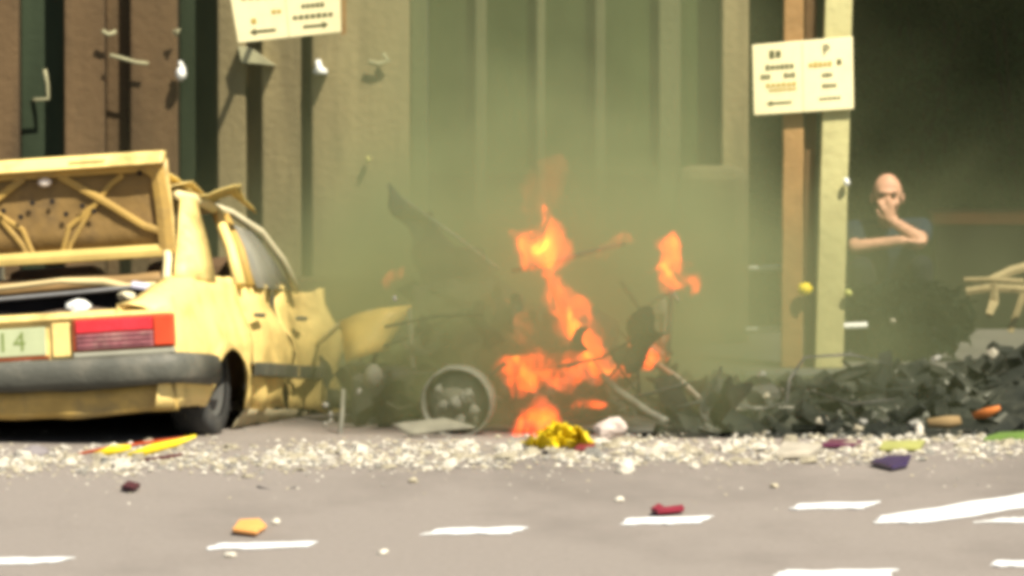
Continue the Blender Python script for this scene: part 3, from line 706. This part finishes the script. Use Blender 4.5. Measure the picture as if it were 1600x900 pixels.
# ------------------------------------------------------------------ charred heap on the right
HEAPM = mat('heap_soot', (.020, .022, .018), 1.0, .4, 5, .6, 30, spec=.05, dirt=(.075,.075,.055), damt=.7, dscale=4)
hm = MB(); nx, ny = 60, 22
def heap_h(x, y):
    "x, y in world metres"
    e = max(0, min(1, (x-.75)/1.0)); e2 = max(0, min(1, (x-1.7)/.9))
    ridge = math.exp(-((y-2.4)/.85)**2)
    h = (.15*e + .13*e2)*ridge
    return h*(1+.45*mnoise.noise(Vector((x*3,y*3,1)))) + .10*e*ridge*mnoise.noise(Vector((x*9,y*9,4)))
rows = [[Vector((lerp(.6,3.9,i/nx), lerp(.7,4.3,j/ny), max(-.01, heap_h(lerp(.6,3.9,i/nx), lerp(.7,4.3,j/ny))))) for i in range(nx+1)] for j in range(ny+1)]
heap = hm.grid(rows).build('charred_heap', HEAPM, smooth=False); tag(heap, 'low heap of charred black debris at lower right', 'debris heap', kind='stuff')
def shard_bits(name, n, fn, m, label, cat):
    mb = MB()
    for i in range(n):
        c, size = fn(i)
        rot = Matrix.Rotation(random.uniform(0,6.28),3,'Z') @ Matrix.Rotation(random.uniform(-.9,.9),3,'X') @ Matrix.Rotation(random.uniform(-.9,.9),3,'Y')
        mb.box(c, size, rot)
    for i, p in enumerate(mb.v): mb.v[i] = p + Vector((random.uniform(-1,1),random.uniform(-1,1),random.uniform(-1,1)))*.007
    o = mb.build(name, m); return tag(o, label, cat, kind='stuff')
def f_heap(i):
    x = random.uniform(.85,3.8); y = random.gauss(2.2,.75); y = max(.8,min(4.2,y))
    L = random.uniform(.05,.30)
    return (x,y,max(0,heap_h(x,y))+.01), (L, random.uniform(.03,.12), random.uniform(.01,.06))
shard_bits('charred_splinters', 380, f_heap, HEAPM, 'black splinters sticking out of the charred heap at right', 'debris')
def f_heap2(i):
    x = random.uniform(.85,3.8); y = random.gauss(1.7,.5); y = max(.75,min(3.5,y))
    return (x,y,max(0,heap_h(x,y))+.03), (random.uniform(.02,.10), random.uniform(.008,.03), random.uniform(.005,.02))
shard_bits('ashy_splinters', 120, f_heap2, mat('ash_bits', (.11,.11,.085), .9, .4, 8), 'ash grey splinters scattered over the charred heap', 'debris')
def strip(name, pts, r, m, label, cat='metal strip', flat=.35, cr=.035):
    o = MB().tube([at(*p) for p in pts], r, 8, flat=flat).crumple(cr, 7, pts[0][0]*.01).build(name, m, smooth=True)
    return tag(o, label, cat)
STR = mat('heap_strip', (.06,.058,.047), .7, .35, 9, .3, 30)
strip('twisted_strip', [(1230,640,1.6),(1238,590,1.8),(1262,562,2.0),(1330,556,2.2),(1390,572,2.2)], [.004,.010,.008,.011,.004], CHAR, 'dark arched metal strip at the left end of the black heap')
strip('twisted_strip', [(1060,640,1.4),(1110,628,1.5),(1180,636,1.5),(1225,630,1.6)], [.004,.012,.008,.004], STR, 'pale low strip between the burning wreck and the black heap')
strip('twisted_strip', [(1100,610,2.2),(1140,600,2.2),(1200,612,2.1),(1240,600,2.1)], [.004,.010,.008,.004], CHAR, 'thin dark strip on the ground in front of the stone plinth')
strip('twisted_strip', [(1260,610,1.5),(1330,630,1.4),(1400,625,1.3)], [.004,.009,.004], STR, 'thin grey strip sagging across the middle of the black heap')
for i,(px,py,r,lab) in enumerate(((1191,586,.022,'pale round stone at the foot of the handrail'),(1197,620,.020,'pale stone low between plinth and black heap'),(1464,560,.024,'grey white chip near the top of the black heap'),(1552,552,.026,'pale tan chip at the upper right of the black heap'),
        (1340,412,.022,'white scrap floating beside the cream post, caught on the dark shrubbery'),(1395,501,.014,'tiny white scrap right of the handrail end'),(1430,664,.030,'cream stone at the front foot of the black heap'),(1285,659,.028,'grey tan stone at the front of the black heap'),(1350,660,.018,'small beige stone at the front of the black heap'))):
    if 'floating' in lab: continue
    Y = 1.0 if py > 640 else (4.6 if py < 505 else 1.9)
    lump('stone_chip', at(px,py,Y), (r*1.2,r,r*.8), RUBBLE3 if i%2==0 else mat('chip_tan', (.3,.27,.2), .8), lab, 'stone', i+1, amp=.5, n=8)
# broken timber at right edge
tb = empty('broken_timber', at(1560,470,3.2), label='splintered tan timber frame leaning at the right edge above the heap', cat='timber')
bpy.context.view_layer.update()
TAN = mat('raw_timber', (.25,.20,.095), .8, .25, 7, .3, 25, dirt=(.16,.12,.06), damt=.6, dscale=6)
for pts, r in (([(1508,437,3.2),(1545,436,3.2),(1600,440,3.2)], .014), ([(1512,455,3.15),(1550,450,3.15),(1590,452,3.15),(1640,455,3.2)], .022), ([(1556,446,3.1),(1553,472,3.1),(1548,492,3.05)], [.024,.03,.02]), ([(1548,438,3.25),(1580,424,3.3),(1640,408,3.4)], .03), ([(1580,520,3.3),(1600,460,3.3),(1620,420,3.35)], .02)):
    MB().tube([at(*p)-tb.location for p in pts], r, 6, flat=.6).crumple(.012,9,pts[0][0]).build('splinter', TAN, tb)
# ------------------------------------------------------------------ rubble strewn along the gutter
def strip_y(px):  # centre line of the rubble band in the photograph
    return lerp(724, 697, px/1600)
def shard_mesh(seed, flatn=.5):
    rnd = random.Random(seed); mb = MB()
    n = rnd.randint(5,7); a0 = rnd.random()*6
    bot = [Vector((math.cos(a0+6.283*k/n)*rnd.uniform(.6,1.1), math.sin(a0+6.283*k/n)*rnd.uniform(.6,1.1), rnd.uniform(-.1,.05))) for k in range(n)]
    top = [Vector((p.x*rnd.uniform(.5,.95), p.y*rnd.uniform(.5,.95), flatn*rnd.uniform(.7,1.3)*2)) for p in bot]
    mb.add(bot+top, [tuple(range(n-1,-1,-1)), tuple(range(n,2*n))] + [(i,(i+1)%n,n+(i+1)%n,n+i) for i in range(n)])
    return mb.mesh('rubble_chunk')
base = []
for k in range(12):
    for m in (RUBBLEM, RUBBLE2, RUBBLE3):
        me = shard_mesh(100+k, .3+.05*(k%5)); me.materials.append(m); base.append((me, m))
def pick(grey=.16):
    r = random.random(); k = random.randrange(12)
    return base[k*3 + (2 if r < grey else 1 if r < .5 else 0)][0]
occupied = []
for i in range(230):
    px = random.uniform(-30, 1630)
    py = strip_y(px) + random.gauss(0, 11)
    p = gnd(px, py)
    s = random.choice((.016,.020,.025,.031,.039,.050)) * random.uniform(.85,1.15)
    cme = pick(); o = bpy.data.objects.new('rubble_chunk', cme); COL.objects.link(o)
    o.location = (p.x, p.y, .002); o.scale = (s*random.uniform(.9,1.6), s, s*random.uniform(.3,.8))
    o.rotation_euler = (random.uniform(-.25,.25), random.uniform(-.25,.25), random.uniform(0,6.28))
    hue = {'rubble_cream': 'cream', 'rubble_white': 'whitish', 'rubble_grey': 'grey'}[cme.materials[0].name]
    size = 'large' if s > .034 else 'small' if s < .022 else 'middling'
    zone = ('below the yellow car' if px < 480 else 'between the yellow car and the yellow bundle' if px < 810 else 'from the yellow bundle to the parking sign' if px < 1180 else 'below the black heap')
    tag(o, f'{size} {hue} rubble chunk in the gutter band {zone}', 'rubble', f'{size} {hue} rubble {zone}')
mb3 = [MB(), MB(), MB()]
tmpl = []
for k in range(6):
    rnd = random.Random(k); 
    tmpl.append([Vector((rnd.uniform(.5,1)*sx, rnd.uniform(.5,1)*sy, rnd.uniform(.2,.7)*sz)) for sx,sy,sz in ((1,0,0),(-1,0,0),(0,1,0),(0,-1,0),(0,0,1),(0,0,-.4))])
OCT = [(0,2,4),(2,1,4),(1,3,4),(3,0,4),(2,0,5),(1,2,5),(3,1,5),(0,3,5)]
for i in range(10500):
    px = random.uniform(-60, 1660)
    sp = random.gauss(0, 12) if random.random() < .9 else random.gauss(4, 30)
    # clump along the band
    if mnoise.noise(Vector((px*.012, sp*.03, 3))) < -.05 and random.random() < .75: continue
    p = gnd(px, strip_y(px)+sp)
    s = random.choice((.006,.008,.010,.013,.017,.022))
    if abs(sp) > 26: s *= .6
    a = random.uniform(0,6.28); ca, sa = math.cos(a), math.sin(a)
    vs = [Vector(((q.x*ca-q.y*sa)*s+p.x, (q.x*sa+q.y*ca)*s+p.y, q.z*s+.002+.3*s)) for q in tmpl[i%6]]
    mb3[0 if random.random() < .45 else 1 if random.random() < .62 else 2].add(vs, OCT)
for k,(m,nm,lab) in enumerate(((RUBBLEM,'rubble_grit','cream grit and glass crumbs filling the rubble band'),(RUBBLE2,'glass_crumbs','white glass crumbs scattered through the rubble band'),(RUBBLE3,'dark_grit','dark grit specks scattered through the rubble band'))):
    tag(mb3[k].build(nm, m), lab, 'rubble', kind='stuff')

# single pieces of debris on the road
def flat_piece(name, poly, m, label, cat='fragment', z=.01, th=.02, tilt=None, seed=1, lift=None):
    pts = [gnd(a, b, z) for a, b in poly]
    c = sum(pts, Vector())/len(pts)
    mb = MB().prism([p-c for p in pts], (0,0,th)).crumple(.008, 12, seed)
    if lift:
        for i, p in enumerate(mb.v): mb.v[i] = p + Vector((0,0,lift(p)))
    o = mb.build(name, m, bevel=.004); o.location = c; return tag(o, label, cat)
# torn trim strip lying in front of the yellow car's bumper
ts = empty('torn_trim', gnd(225, 712), label='torn yellow and red trim strip lying under the bumper of the yellow car', cat='car trim')
bpy.context.view_layer.update()
def tpiece(nm, pts, r, m, flat=.4): MB().tube([at(a,b,Y)-ts.location for a,b,Y in pts], r, 8, flat=flat).crumple(.008,11,pts[0][0]).build(nm, m, ts, smooth=True)
TY = -.75
tpiece('yellow_strip', [(145,713,TY),(175,703,TY),(204,700,TY)], [.012,.02,.012], LEMON)
tpiece('yellow_strip', [(200,714,TY-.1),(240,702,TY-.1),(275,694,TY-.1),(306,682,TY-.1)], [.018,.022,.018,.006], LEMON)
tpiece('red_edge', [(100,714,TY+.15),(160,702,TY+.15),(230,694,TY+.15),(295,684,TY+.1)], .007, mat('red_edge', (.45,.06,.01), .6))
tpiece('dark_edge', [(205,722,TY-.25),(250,717,TY-.25),(285,711,TY-.25)], [.008,.012,.006], mat('dark_red_plastic', (.06,.008,.01), .6))
lump('wheel_cover', at(48,712,-.7), (.085,.06,.05), mat('purple_grey_plastic', (.17,.15,.15), .7), 'grey domed cover on the road under the bumper at far left', 'cover', 3, amp=.25, n=14)
# lemon-yellow crumpled heap below the flames
ly = empty('yellow_bundle', gnd(868, 705), label='crumpled bright lemon yellow bundle below the flames', cat='bundle')
bpy.context.view_layer.update()
for i,(px,py,w,h) in enumerate(((872,692,.22,.10),(838,694,.12,.07),(905,688,.12,.11),(866,678,.12,.09),(890,698,.16,.08),(882,674,.08,.08))):
    rows = [[Vector((lerp(-w/2,w/2,a/9), .05*math.sin(a*1.3+i)+lerp(.05,-.05,b_/7), lerp(-h/2,h/2,b_/7))) for a in range(10)] for b_ in range(8)]
    MB().grid(rows).crumple(.05, 11, i*3.7).build('fold', LEMON, ly, thick=.004).location = at(px,py,-.1) - ly.location
flat_piece('red_shard', [(898,706),(925,706),(930,699),(905,699)], mat('wine_plastic', (.16,.015,.02), .5), 'dark red shard in front of the yellow bundle', seed=2)
lump('crumpled_paper', at(955,670,.45), (.075,.05,.045), mat('pinkish_paper', (.46,.38,.33), .8), 'crumpled pinkish paper ball right of the yellow bundle', 'paper', 5, amp=.45, n=12)
lump('black_pebble', at(852,708,-.5), (.016,.014,.010), BLACKM, 'tiny black lump at the front edge of the yellow bundle', 'fragment', 5)
PURP = mat('purple_black_plastic', (.035,.018,.075), .35, .3, 9)
flat_piece('dark_fragment', [(1360,727),(1395,735),(1420,730),(1425,717),(1385,718)], PURP, 'purple black plastic fragment in front of the rubble at right', th=.018, seed=3)
flat_piece('dark_fragment', [(1285,700),(1345,700),(1348,694),(1300,693)], mat('magenta_black', (.10,.02,.05), .4), 'thin dark magenta sliver lying in the rubble at right', seed=5)
flat_piece('flat_slab', [(1215,718),(1270,716),(1285,706),(1225,700)], mat('slab_dust', (.36,.32,.25), .85, .25, 12), 'broad pale slab in the rubble left of the dark sliver', th=.03, seed=6)
flat_piece('green_piece', [(1375,706),(1440,704),(1448,694),(1380,696)], mat('yellow_green_plastic', (.30,.30,.09), .8), 'yellow green flat piece in the rubble at right', seed=7)
flat_piece('grass_tuft_board', [(1540,690),(1640,686),(1640,679),(1560,682)], mat('green_board', (.10,.17,.03), .8), 'green board edge lying at the right end of the gutter', 'board', seed=8)
strip('orange_flap', [(1520,652,.9),(1545,641,.85),(1562,634,.8)], [.012,.022,.010], mat('orange_flap', (.55,.17,.04), .6), 'orange scrap standing at the front right of the black heap', 'fragment', .5)
strip('brown_block', [(1452,664,.9),(1480,660,.9),(1500,655,.9)], [.022,.028,.018], mat('brown_scrap', (.24,.16,.07), .8), 'brown scrap in front of the black heap beside a cream stone', 'fragment', .7)
lump('white_block', at(1438,672,.3), (.022,.02,.034), RUBBLE2, 'upright white chunk at the gutter edge below the black heap', 'stone', 4, amp=.3)
flat_piece('red_fragment', [(188,766),(205,769),(218,763),(200,758)], mat('maroon_plastic', (.06,.012,.015), .7), 'small maroon fragment on the road below the torn trim', th=.02, seed=9)
strip('curved_rod', [(402,762,-2.75),(425,768,-2.85),(445,768,-2.85),(461,763,-2.75)], .006, mat('rod_grey', (.10,.09,.08), .6), 'thin curved dark rod lying on the open road', 'rod', 1, 0)
flat_piece('orange_lens_piece', [(362,834),(400,838),(416,826),(404,818),(372,820)], mat('orange_plastic', (.80,.36,.10), .4), 'orange lens fragment on the road above a white bar', th=.016, seed=10)
lump('white_crumb', gnd(430,817,.01), (.02,.02,.012), RUBBLE2, 'white crumb right of the orange lens fragment', 'fragment', 2)
lump('white_crumb', gnd(597,864,.01), (.025,.03,.014), RUBBLE2, 'white crumb alone on the road between two white bars', 'fragment', 3)
lump('white_crumb', gnd(358,869,.01), (.028,.03,.012), RUBBLE2, 'white crumb just below the nearest full white bar', 'fragment', 4)
lump('white_crumb', gnd(968,782,.01), (.022,.02,.014), RUBBLE2, 'cream crumb on the open road left of the red scrap', 'fragment', 5)
lump('white_crumb', gnd(1210,760,.01), (.02,.02,.012), RUBBLEM, 'cream crumb on the road below the pale slab', 'fragment', 6)
lump('white_crumb', gnd(645,752,.01), (.024,.02,.015), RUBBLEM, 'cream crumb on the road below the bare wheel', 'fragment', 7)
lump('cream_stone', gnd(978,733,.02), (.04,.035,.05), RUBBLE2, 'large cream stone at the road edge of the rubble below the rail', 'stone', 8, amp=.35)
flat_piece('red_scrap', [(1018,803),(1030,806),(1070,800),(1068,797),(1040,799),(1030,795)], mat('crimson_plastic', (.20,.015,.03), .6), 'crimson scrap lying on the third white bar', z=.012, th=.02, seed=11)

# ------------------------------------------------------------------ the man crouched at right
DYM = .95
PYD = 4.75 + DYM
def remesh_obj(mb, name, m, parent=None, vox=.009, smooth=6):
    o = mb.build('tmp', m)
    k = o.modifiers.new('r', 'REMESH'); k.mode = 'VOXEL'; k.voxel_size = vox
    k2 = o.modifiers.new('s', 'SMOOTH'); k2.factor = .5; k2.iterations = smooth
    dg = bpy.context.evaluated_depsgraph_get(); me = bpy.data.meshes.new_from_object(o.evaluated_get(dg))
    bpy.data.objects.remove(o)
    me.name = name; me.materials.clear(); me.materials.append(m)
    for p in me.polygons: p.use_smooth = True
    n = bpy.data.objects.new(name, me); COL.objects.link(n)
    if parent: n.parent = parent
    return n
base_p = Vector((at(1387,400,PYD).x, PYD, .13))
def q(px, py, Y): return at(px, py, Y+DYM) - base_p
SKIN = mat('skin', (.47,.25,.155), .6, .22, 22, .1, 60)
SHIRT = mat('navy_shirt', (.007,.015,.027), .95, .3, 7, .3, 20)
TROU = mat('dark_trousers', (.005,.006,.007), .95, .25, 7, .3, 20)
hd = q(1387,306,4.66)
sL, sR = q(1334,362,4.80), q(1440,358,4.80)          # image-left, image-right shoulder
eL, eR = q(1337,386,4.53), q(1438,374,4.50)
wL, wR = q(1410,376,4.47), q(1394,345,4.58)
b = MB()
b.ball(hd+Vector((0,.012,.02)), (.078,.095,.100), 20, 14)           # skull
b.ball(hd+Vector((0,-.018,-.055)), (.058,.070,.070), 16, 10)         # jaw
b.ball(hd+Vector((0,-.095,-.03)), (.014,.024,.030), 10, 7)           # nose
b.ball(hd+Vector((0,-.075,.022)), (.056,.022,.014), 12, 7)           # brow
for sx in (-1, 1):
    b.ball(hd+Vector((sx*.082,.02,-.012)), (.012,.022,.032), 10, 7)  # ears
    b.ball(hd+Vector((sx*.042,-.070,-.035)), (.024,.024,.022), 10, 7)
b.ball(hd+Vector((0,-.085,-.072)), (.026,.014,.010), 10, 6)          # lips
b.ball(hd+Vector((0,-.075,-.105)), (.026,.022,.020), 10, 6)          # chin
nk = q(1388,356,4.80)
b.capsule(hd+Vector((0,.03,-.06)), nk, .052, .06)
hip = Vector((.0,.22,.27)); chest = q(1388,385,4.84)
b.capsule(nk+Vector((0,0,-.02)), chest, .07, .13); b.capsule(chest, hip, .13, .13)
b.capsule(sL, sR, .055, .055)
b.capsule(sL, eL, .052, .040); b.capsule(sR, eR, .052, .040)
b.capsule(eL, wL, .040, .028); b.capsule(eR, wR, .041, .029)
def hand(b, wrist, direction, palm_n, curl, side):
    d = Vector(direction).normalized(); n = Vector(palm_n); n = (n - d*n.dot(d)).normalized(); s = d.cross(n)*side
    pc = wrist + d*.045
    for k in (-1,-.33,.33,1): b.capsule(wrist+s*.012*k, wrist + d*.082 + s*.026*k, .016, .013, 8)
    for k, L in ((-1.5,.062),(-.5,.074),(.5,.078),(1.5,.068)):
        p0 = wrist + d*.085 + s*.0185*k
        c1 = math.cos(curl*.5); s1 = math.sin(curl*.5)
        p1 = p0 + (d*c1 + n*s1)*L*.45
        p2 = p1 + (d*math.cos(curl*1.2) + n*math.sin(curl*1.2))*L*.33
        p3 = p2 + (d*math.cos(curl*1.9) + n*math.sin(curl*1.9))*L*.25
        b.capsule(p0,p1,.0095,.0088,8); b.capsule(p1,p2,.0088,.008,8); b.capsule(p2,p3,.008,.007,8)
    t0 = wrist + d*.025 + s*.026; t1 = t0 + (d*.6+s*.6+n*.35).normalized()*.038; t2 = t1 + (d*.9+n*.3).normalized()*.03
    b.capsule(t0,t1,.013,.011,8); b.capsule(t1,t2,.011,.009,8)
hand(b, wR, hd+Vector((-.005,-.10,-.06))-wR, (-.3,.9,.2), 1.1, 1)       # at the mouth
hand(b, wL, eR+Vector((-.02,-.03,-.03))-wL, (.1,.6,.7), .9, -1)          # under the other elbow
kn = [Vector((-.15,-.26,.48)), Vector((.17,-.27,.49))]; an = [Vector((-.15,-.20,.07)), Vector((.18,-.21,.07))]
for sx, k_, a_ in ((-1,kn[0],an[0]),(1,kn[1],an[1])):
    b.capsule(hip+Vector((sx*.09,0,0)), k_, .075, .055); b.capsule(k_, a_, .052, .036)
    b.capsule(a_+Vector((0,.02,-.03)), a_+Vector((0,-.16,-.04)), .034, .028)
man = remesh_obj(b, 'person', SKIN, None, .0075, 3); man.location = base_p
tag(man, 'man in dark blue shirt crouching with one hand held to his face', 'person')
c = MB()
c.capsule(nk+Vector((0,.02,-.035)), chest, .085, .155); c.capsule(chest, hip+Vector((0,0,.02)), .155, .15)
c.capsule(sL, sR, .068, .068)
c.capsule(sL, lerp(sL,eL,.72), .068, .060); c.capsule(sR, lerp(sR,eR,.72), .068, .060)
c.crumple(.012, 11, 2); remesh_obj(c, 'shirt', SHIRT, man, .011, 3)
t = MB()
t.capsule(hip+Vector((-.09,0,0)), hip+Vector((.09,0,0)), .125, .125)
for sx, k_, a_ in ((-1,kn[0],an[0]),(1,kn[1],an[1])):
    t.capsule(hip+Vector((sx*.09,0,0)), k_, .092, .070); t.capsule(k_, a_+Vector((0,0,.03)), .068, .055)
remesh_obj(t, 'trousers', TROU, man, .012, 3)
for a_ in an:
    f = MB(); f.capsule(a_+Vector((0,.03,-.035)), a_+Vector((0,-.17,-.042)), .036, .030)
    remesh_obj(f, 'shoe', BLACKM, man, .008, 2)
h = MB()
for sx in (-1, 1):
    h.ball(hd+Vector((sx*.060,.045,.0)), (.031,.066,.058), 12, 8)
h.ball(hd+Vector((0,.085,.0)), (.070,.035,.075), 14, 9)
remesh_obj(h, 'hair', mat('short_hair', (.10,.065,.04), .9, .3, 30, .4, 90), man, .008, 2)
EYE = mat('eye_dark', (.02,.015,.012), .3)
for sx in (-1, 1):
    MB().ball(hd+Vector((sx*.032,-.083,.002)), (.013,.007,.006), 8, 5).build('eye', EYE, man, smooth=True)
    MB().ball(hd+Vector((sx*.033,-.090,.022)), (.020,.006,.005), 8, 5).build('eyebrow', mat('brow_hair', (.12,.07,.045), .9), man, smooth=True)
seat = MB().prism([(-.3,.08,0),(.3,.08,0),(.3,.42,0),(-.3,.42,0)], (0,0,.155)).crumple(.01,4,2).build('stone_step', KERB, bevel=.02)
seat.location = base_p; tag(seat, 'low dark stone step under the crouching man', 'step')

# dark leafy shrubs filling the shaded porch behind the man
def shrub(cx, cy, z0, z1, rad, n, m, label, seed):
    rnd = random.Random(seed); root = empty('shrub', (cx, cy, .13), label=label, cat='shrub', group='dark shrubs around the shaded porch')
    tr = MB()
    for k in range(5):
        a = rnd.uniform(0,6.28); tr.tube([(0,0,0),(.3*rad*math.cos(a),.2*rad*math.sin(a),(z1-z0)*.45),(.75*rad*math.cos(a),.5*rad*math.sin(a),(z1-z0)*.85)], [.022,.015,.007], 6)
    tr.build('stem', mat('dark_stem', (.02,.016,.01), .9), root)
    lf = MB()
    for i in range(n):
        while True:
            p = Vector((rnd.uniform(-1,1), rnd.uniform(-1,1), rnd.uniform(-1,1)))
            if p.length < 1 and mnoise.noise(p*2.2+Vector((seed,0,0))) > -.2: break
        c = Vector((p.x*rad, p.y*rad*.6, (z1-z0)*.5*(1+p.z*1.0)))
        L = rnd.uniform(.05,.10); w = L*.45
        r = Matrix.Rotation(rnd.uniform(0,6.28),3,'Z') @ Matrix.Rotation(rnd.uniform(-1.2,.6),3,'X')
        lf.add([c + r@Vector(v) for v in ((0,0,0),(w*.5,L*.4,.01),(0,L,-.01),(-w*.5,L*.4,.01))], [(0,1,2,3)])
    lf.build('leaves', m, root)
LEAF = mat('dark_leaf', (.020,.046,.018), .9, .5, 5, spec=.1)
for i,(px,Y,w,zt,lab) in enumerate(((1235,9.2,.5,2.0,'dark green shrub seen between the pier and the timber posts'),(1395,9.3,.6,2.15,'dark green shrub behind the head of the crouching man'),(1480,9.4,.5,2.2,'dark green shrub right of the crouching man'),(1600,9.3,.55,2.2,'darkest shrub at the right edge, behind the red ledge'))):
    shrub(at(px,400,Y).x, Y, 0, zt-.13, w, 2600, LEAF, lab, 40+i)

shrub(at(1412,450,5.2).x, 5.2, 0, .44, .40, 1700, mat('murk_leaf', (.007,.011,.007), 1.0, .5, 5, spec=.02), 'added dark leafy mass standing for the murk below the crouching man', 61)  # near-black bush added to stand for dark murk over the legs
# ------------------------------------------------------------------ flames
def flame(name_pts, col, label, core=None, amp=.03, seed=1, flat=.6):
    "name_pts: list of (px, py, Y, radius)"
    o0 = at(*name_pts[0][:3]); root = empty('flame', o0, label=label, cat='flame', group='flames on the burning wreck')
    def hull(pts, m, nm, k, am):
        P = [at(a,b_,Y)-o0 for a,b_,Y,r in pts]; Rr = [r*k for *_,r in pts]
        # resample
        PP, RR_ = [], []
        for i in range(len(P)-1):
            for s in range(5):
                tt = s/5; PP.append(lerp(P[i],P[i+1],tt)); RR_.append(lerp(Rr[i],Rr[i+1],tt))
        PP.append(P[-1]); RR_.append(Rr[-1])
        h_ = MB().tube(PP, RR_, 14, flat=flat).crumple(am*1.7, 7, seed).crumple(am*1.1, 18, seed+5)
        o_ = remesh_obj(h_, nm, m, root, .007, 2)      # clean closed hull
    hull(name_pts, col, 'flame_body', 1.18, amp)
    if col is FORANGE: hull(name_pts, FFRINGE, 'flame_fringe', 1.7, amp*1.3)
    if core: hull(core, FCORE, 'flame_core', 1, amp*.6)
FORANGE = flame_mat('flame_orange', (1,.075,.004), 42., 12, .38, .62)
FFRINGE = flame_mat('flame_fringe', (1,.06,.008), 9., 9, .38, .62)
FFAINT = flame_mat('flame_faint', (1,.11,.03), 12., 8, .36, .62)
FSOFT = flame_mat('flame_soft', (1,.12,.02), 20., 9, .36, .62)
FCORE = flame_mat('flame_core', (1,.30,.02), 60., 14, .38, .60)
flame([(812,424,1.6,.015),(828,408,1.6,.06),(846,392,1.6,.10),(852,368,1.6,.085),(848,345,1.6,.04),(846,325,1.6,.008)], FORANGE, 'tall orange flame licking up at the top of the wreck', [(842,408,1.55,.02),(846,396,1.55,.035),(850,380,1.55,.03),(852,366,1.55,.008)], .04, 1)
flame([(856,424,1.7,.03),(875,455,1.65,.06),(898,500,1.6,.07),(918,540,1.6,.06),(938,575,1.6,.045),(962,580,1.6,.02)], FORANGE, 'long diagonal orange flame running down the burning pillar', [(880,475,1.5,.01),(900,520,1.5,.03),(918,550,1.5,.03),(936,580,1.5,.02),(965,578,1.5,.01)], .04, 2)
flame([(752,462,1.9,.01),(780,472,1.85,.03),(808,495,1.8,.06),(822,530,1.75,.045),(826,556,1.7,.015)], FFAINT, 'faint reddish flame at the left of the wreck', None, .03, 3)
flame([(796,552,1.5,.02),(818,570,1.45,.06),(842,590,1.4,.06),(872,592,1.4,.045),(905,583,1.4,.045),(938,582,1.4,.015)], FORANGE, 'hooked orange flame low in the middle of the wreck', [(798,562,1.4,.012),(818,572,1.35,.035),(832,592,1.35,.02),(846,606,1.35,.01)], .035, 4)
flame([(1082,460,1.9,.012),(1068,440,1.9,.035),(1050,428,1.9,.062),(1044,408,1.9,.06),(1050,385,1.9,.035),(1054,366,1.9,.008)], FORANGE, 'separate orange flame on the thin steering post at right', [(1060,446,1.85,.012),(1040,430,1.85,.035),(1034,415,1.85,.03),(1030,405,1.85,.01)], .04, 5)
flame([(1042,568,1.8,.012),(1024,558,1.8,.05),(1006,546,1.8,.075),(996,530,1.8,.045),(990,520,1.8,.01)], FORANGE, 'round orange flame low at the right of the wreck', [(1006,556,1.75,.02),(998,546,1.75,.03),(990,538,1.75,.01)], .035, 6)
flame([(938,578,1.6,.02),(960,572,1.6,.04),(982,574,1.6,.035),(998,566,1.6,.012)], FSOFT, 'soft flame joining the diagonal flame to the round one', None, .02, 7)
flame([(888,636,1.0,.008),(912,634,1.0,.018),(935,637,1.0,.018),(950,634,1.0,.006)], FORANGE, 'thin flat flame near the ground right of the yellow bundle', None, .01, 8)
flame([(806,676,.9,.02),(825,664,.9,.055),(845,660,.9,.05),(860,668,.9,.015)], FORANGE, 'orange flame at ground level behind the yellow bundle', None, .03, 9)
flame([(905,405,2.0,.008),(940,394,2.1,.03),(975,380,2.2,.03),(1000,368,2.3,.008)], FFAINT, 'faint flame streak along the burning cross rail', None, .025, 10)
flame([(598,456,2.0,.010),(602,440,2.0,.035),(616,428,2.0,.03),(630,418,2.0,.008)], FFAINT, 'small pink flame above the yellow fender', None, .02, 11)
flame([(842,345,1.8,.06),(846,315,1.9,.10),(856,280,2.0,.10),(850,255,2.0,.03)], flame_mat('flame_glow', (1,.12,.04), 1.2, 5, .36, .66), 'faint reddish glow added in the smoke over the tallest flame', None, .05, 12)  # fire glow in the smoke, given its own emitting hull

# ------------------------------------------------------------------ smoke
def plume(name, secs, m, label, amp, freq, seed, seg=28):
    "secs: z, x0, x1, y0, y1"
    vs = []; n = len(secs)
    dense = []
    for i in range(n-1):
        for s in range(5):
            dense.append([lerp(secs[i][k], secs[i+1][k], s/5) for k in range(5)])
    dense.append(secs[-1])
    for z,x0,x1,y0,y1 in dense:
        for k in range(seg):
            th = 6.28318*k/seg
            vs.append(((x0+x1)/2+(x1-x0)/2*math.cos(th), (y0+y1)/2+(y1-y0)/2*math.sin(th), z))
    nd = len(dense)
    fs = [(i*seg+k, i*seg+(k+1)%seg, (i+1)*seg+(k+1)%seg, (i+1)*seg+k) for i in range(nd-1) for k in range(seg)] + [tuple(range(seg-1,-1,-1)), tuple((nd-1)*seg+k for k in range(seg))]
    mb = MB().add(vs, fs).crumple(amp, freq, seed)
    for i, p in enumerate(mb.v):
        if p.z < .16: mb.v[i] = Vector((p.x, p.y, .16 if p.y > 3.9 else .03))
    o = mb.build(name, m, smooth=True); return tag(o, label, 'smoke', kind='stuff')
plume('smoke', [(.02,-2.5,4.5,.5,6.6),(.5,-2.5,4.5,.5,6.7),(1.2,-2.5,4.5,.6,6.8),(2.2,-2.5,4.5,.8,6.8),(3.6,-2.5,4.5,1.0,6.8),(6.0,-2.4,4.4,1.2,6.8)],
      smoke_mat('smoke', (.41,.45,.235), 1.75, 1.15, .40, .62, .13), 'olive grey smoke filling the middle of the street', .10, 1.6, 3)
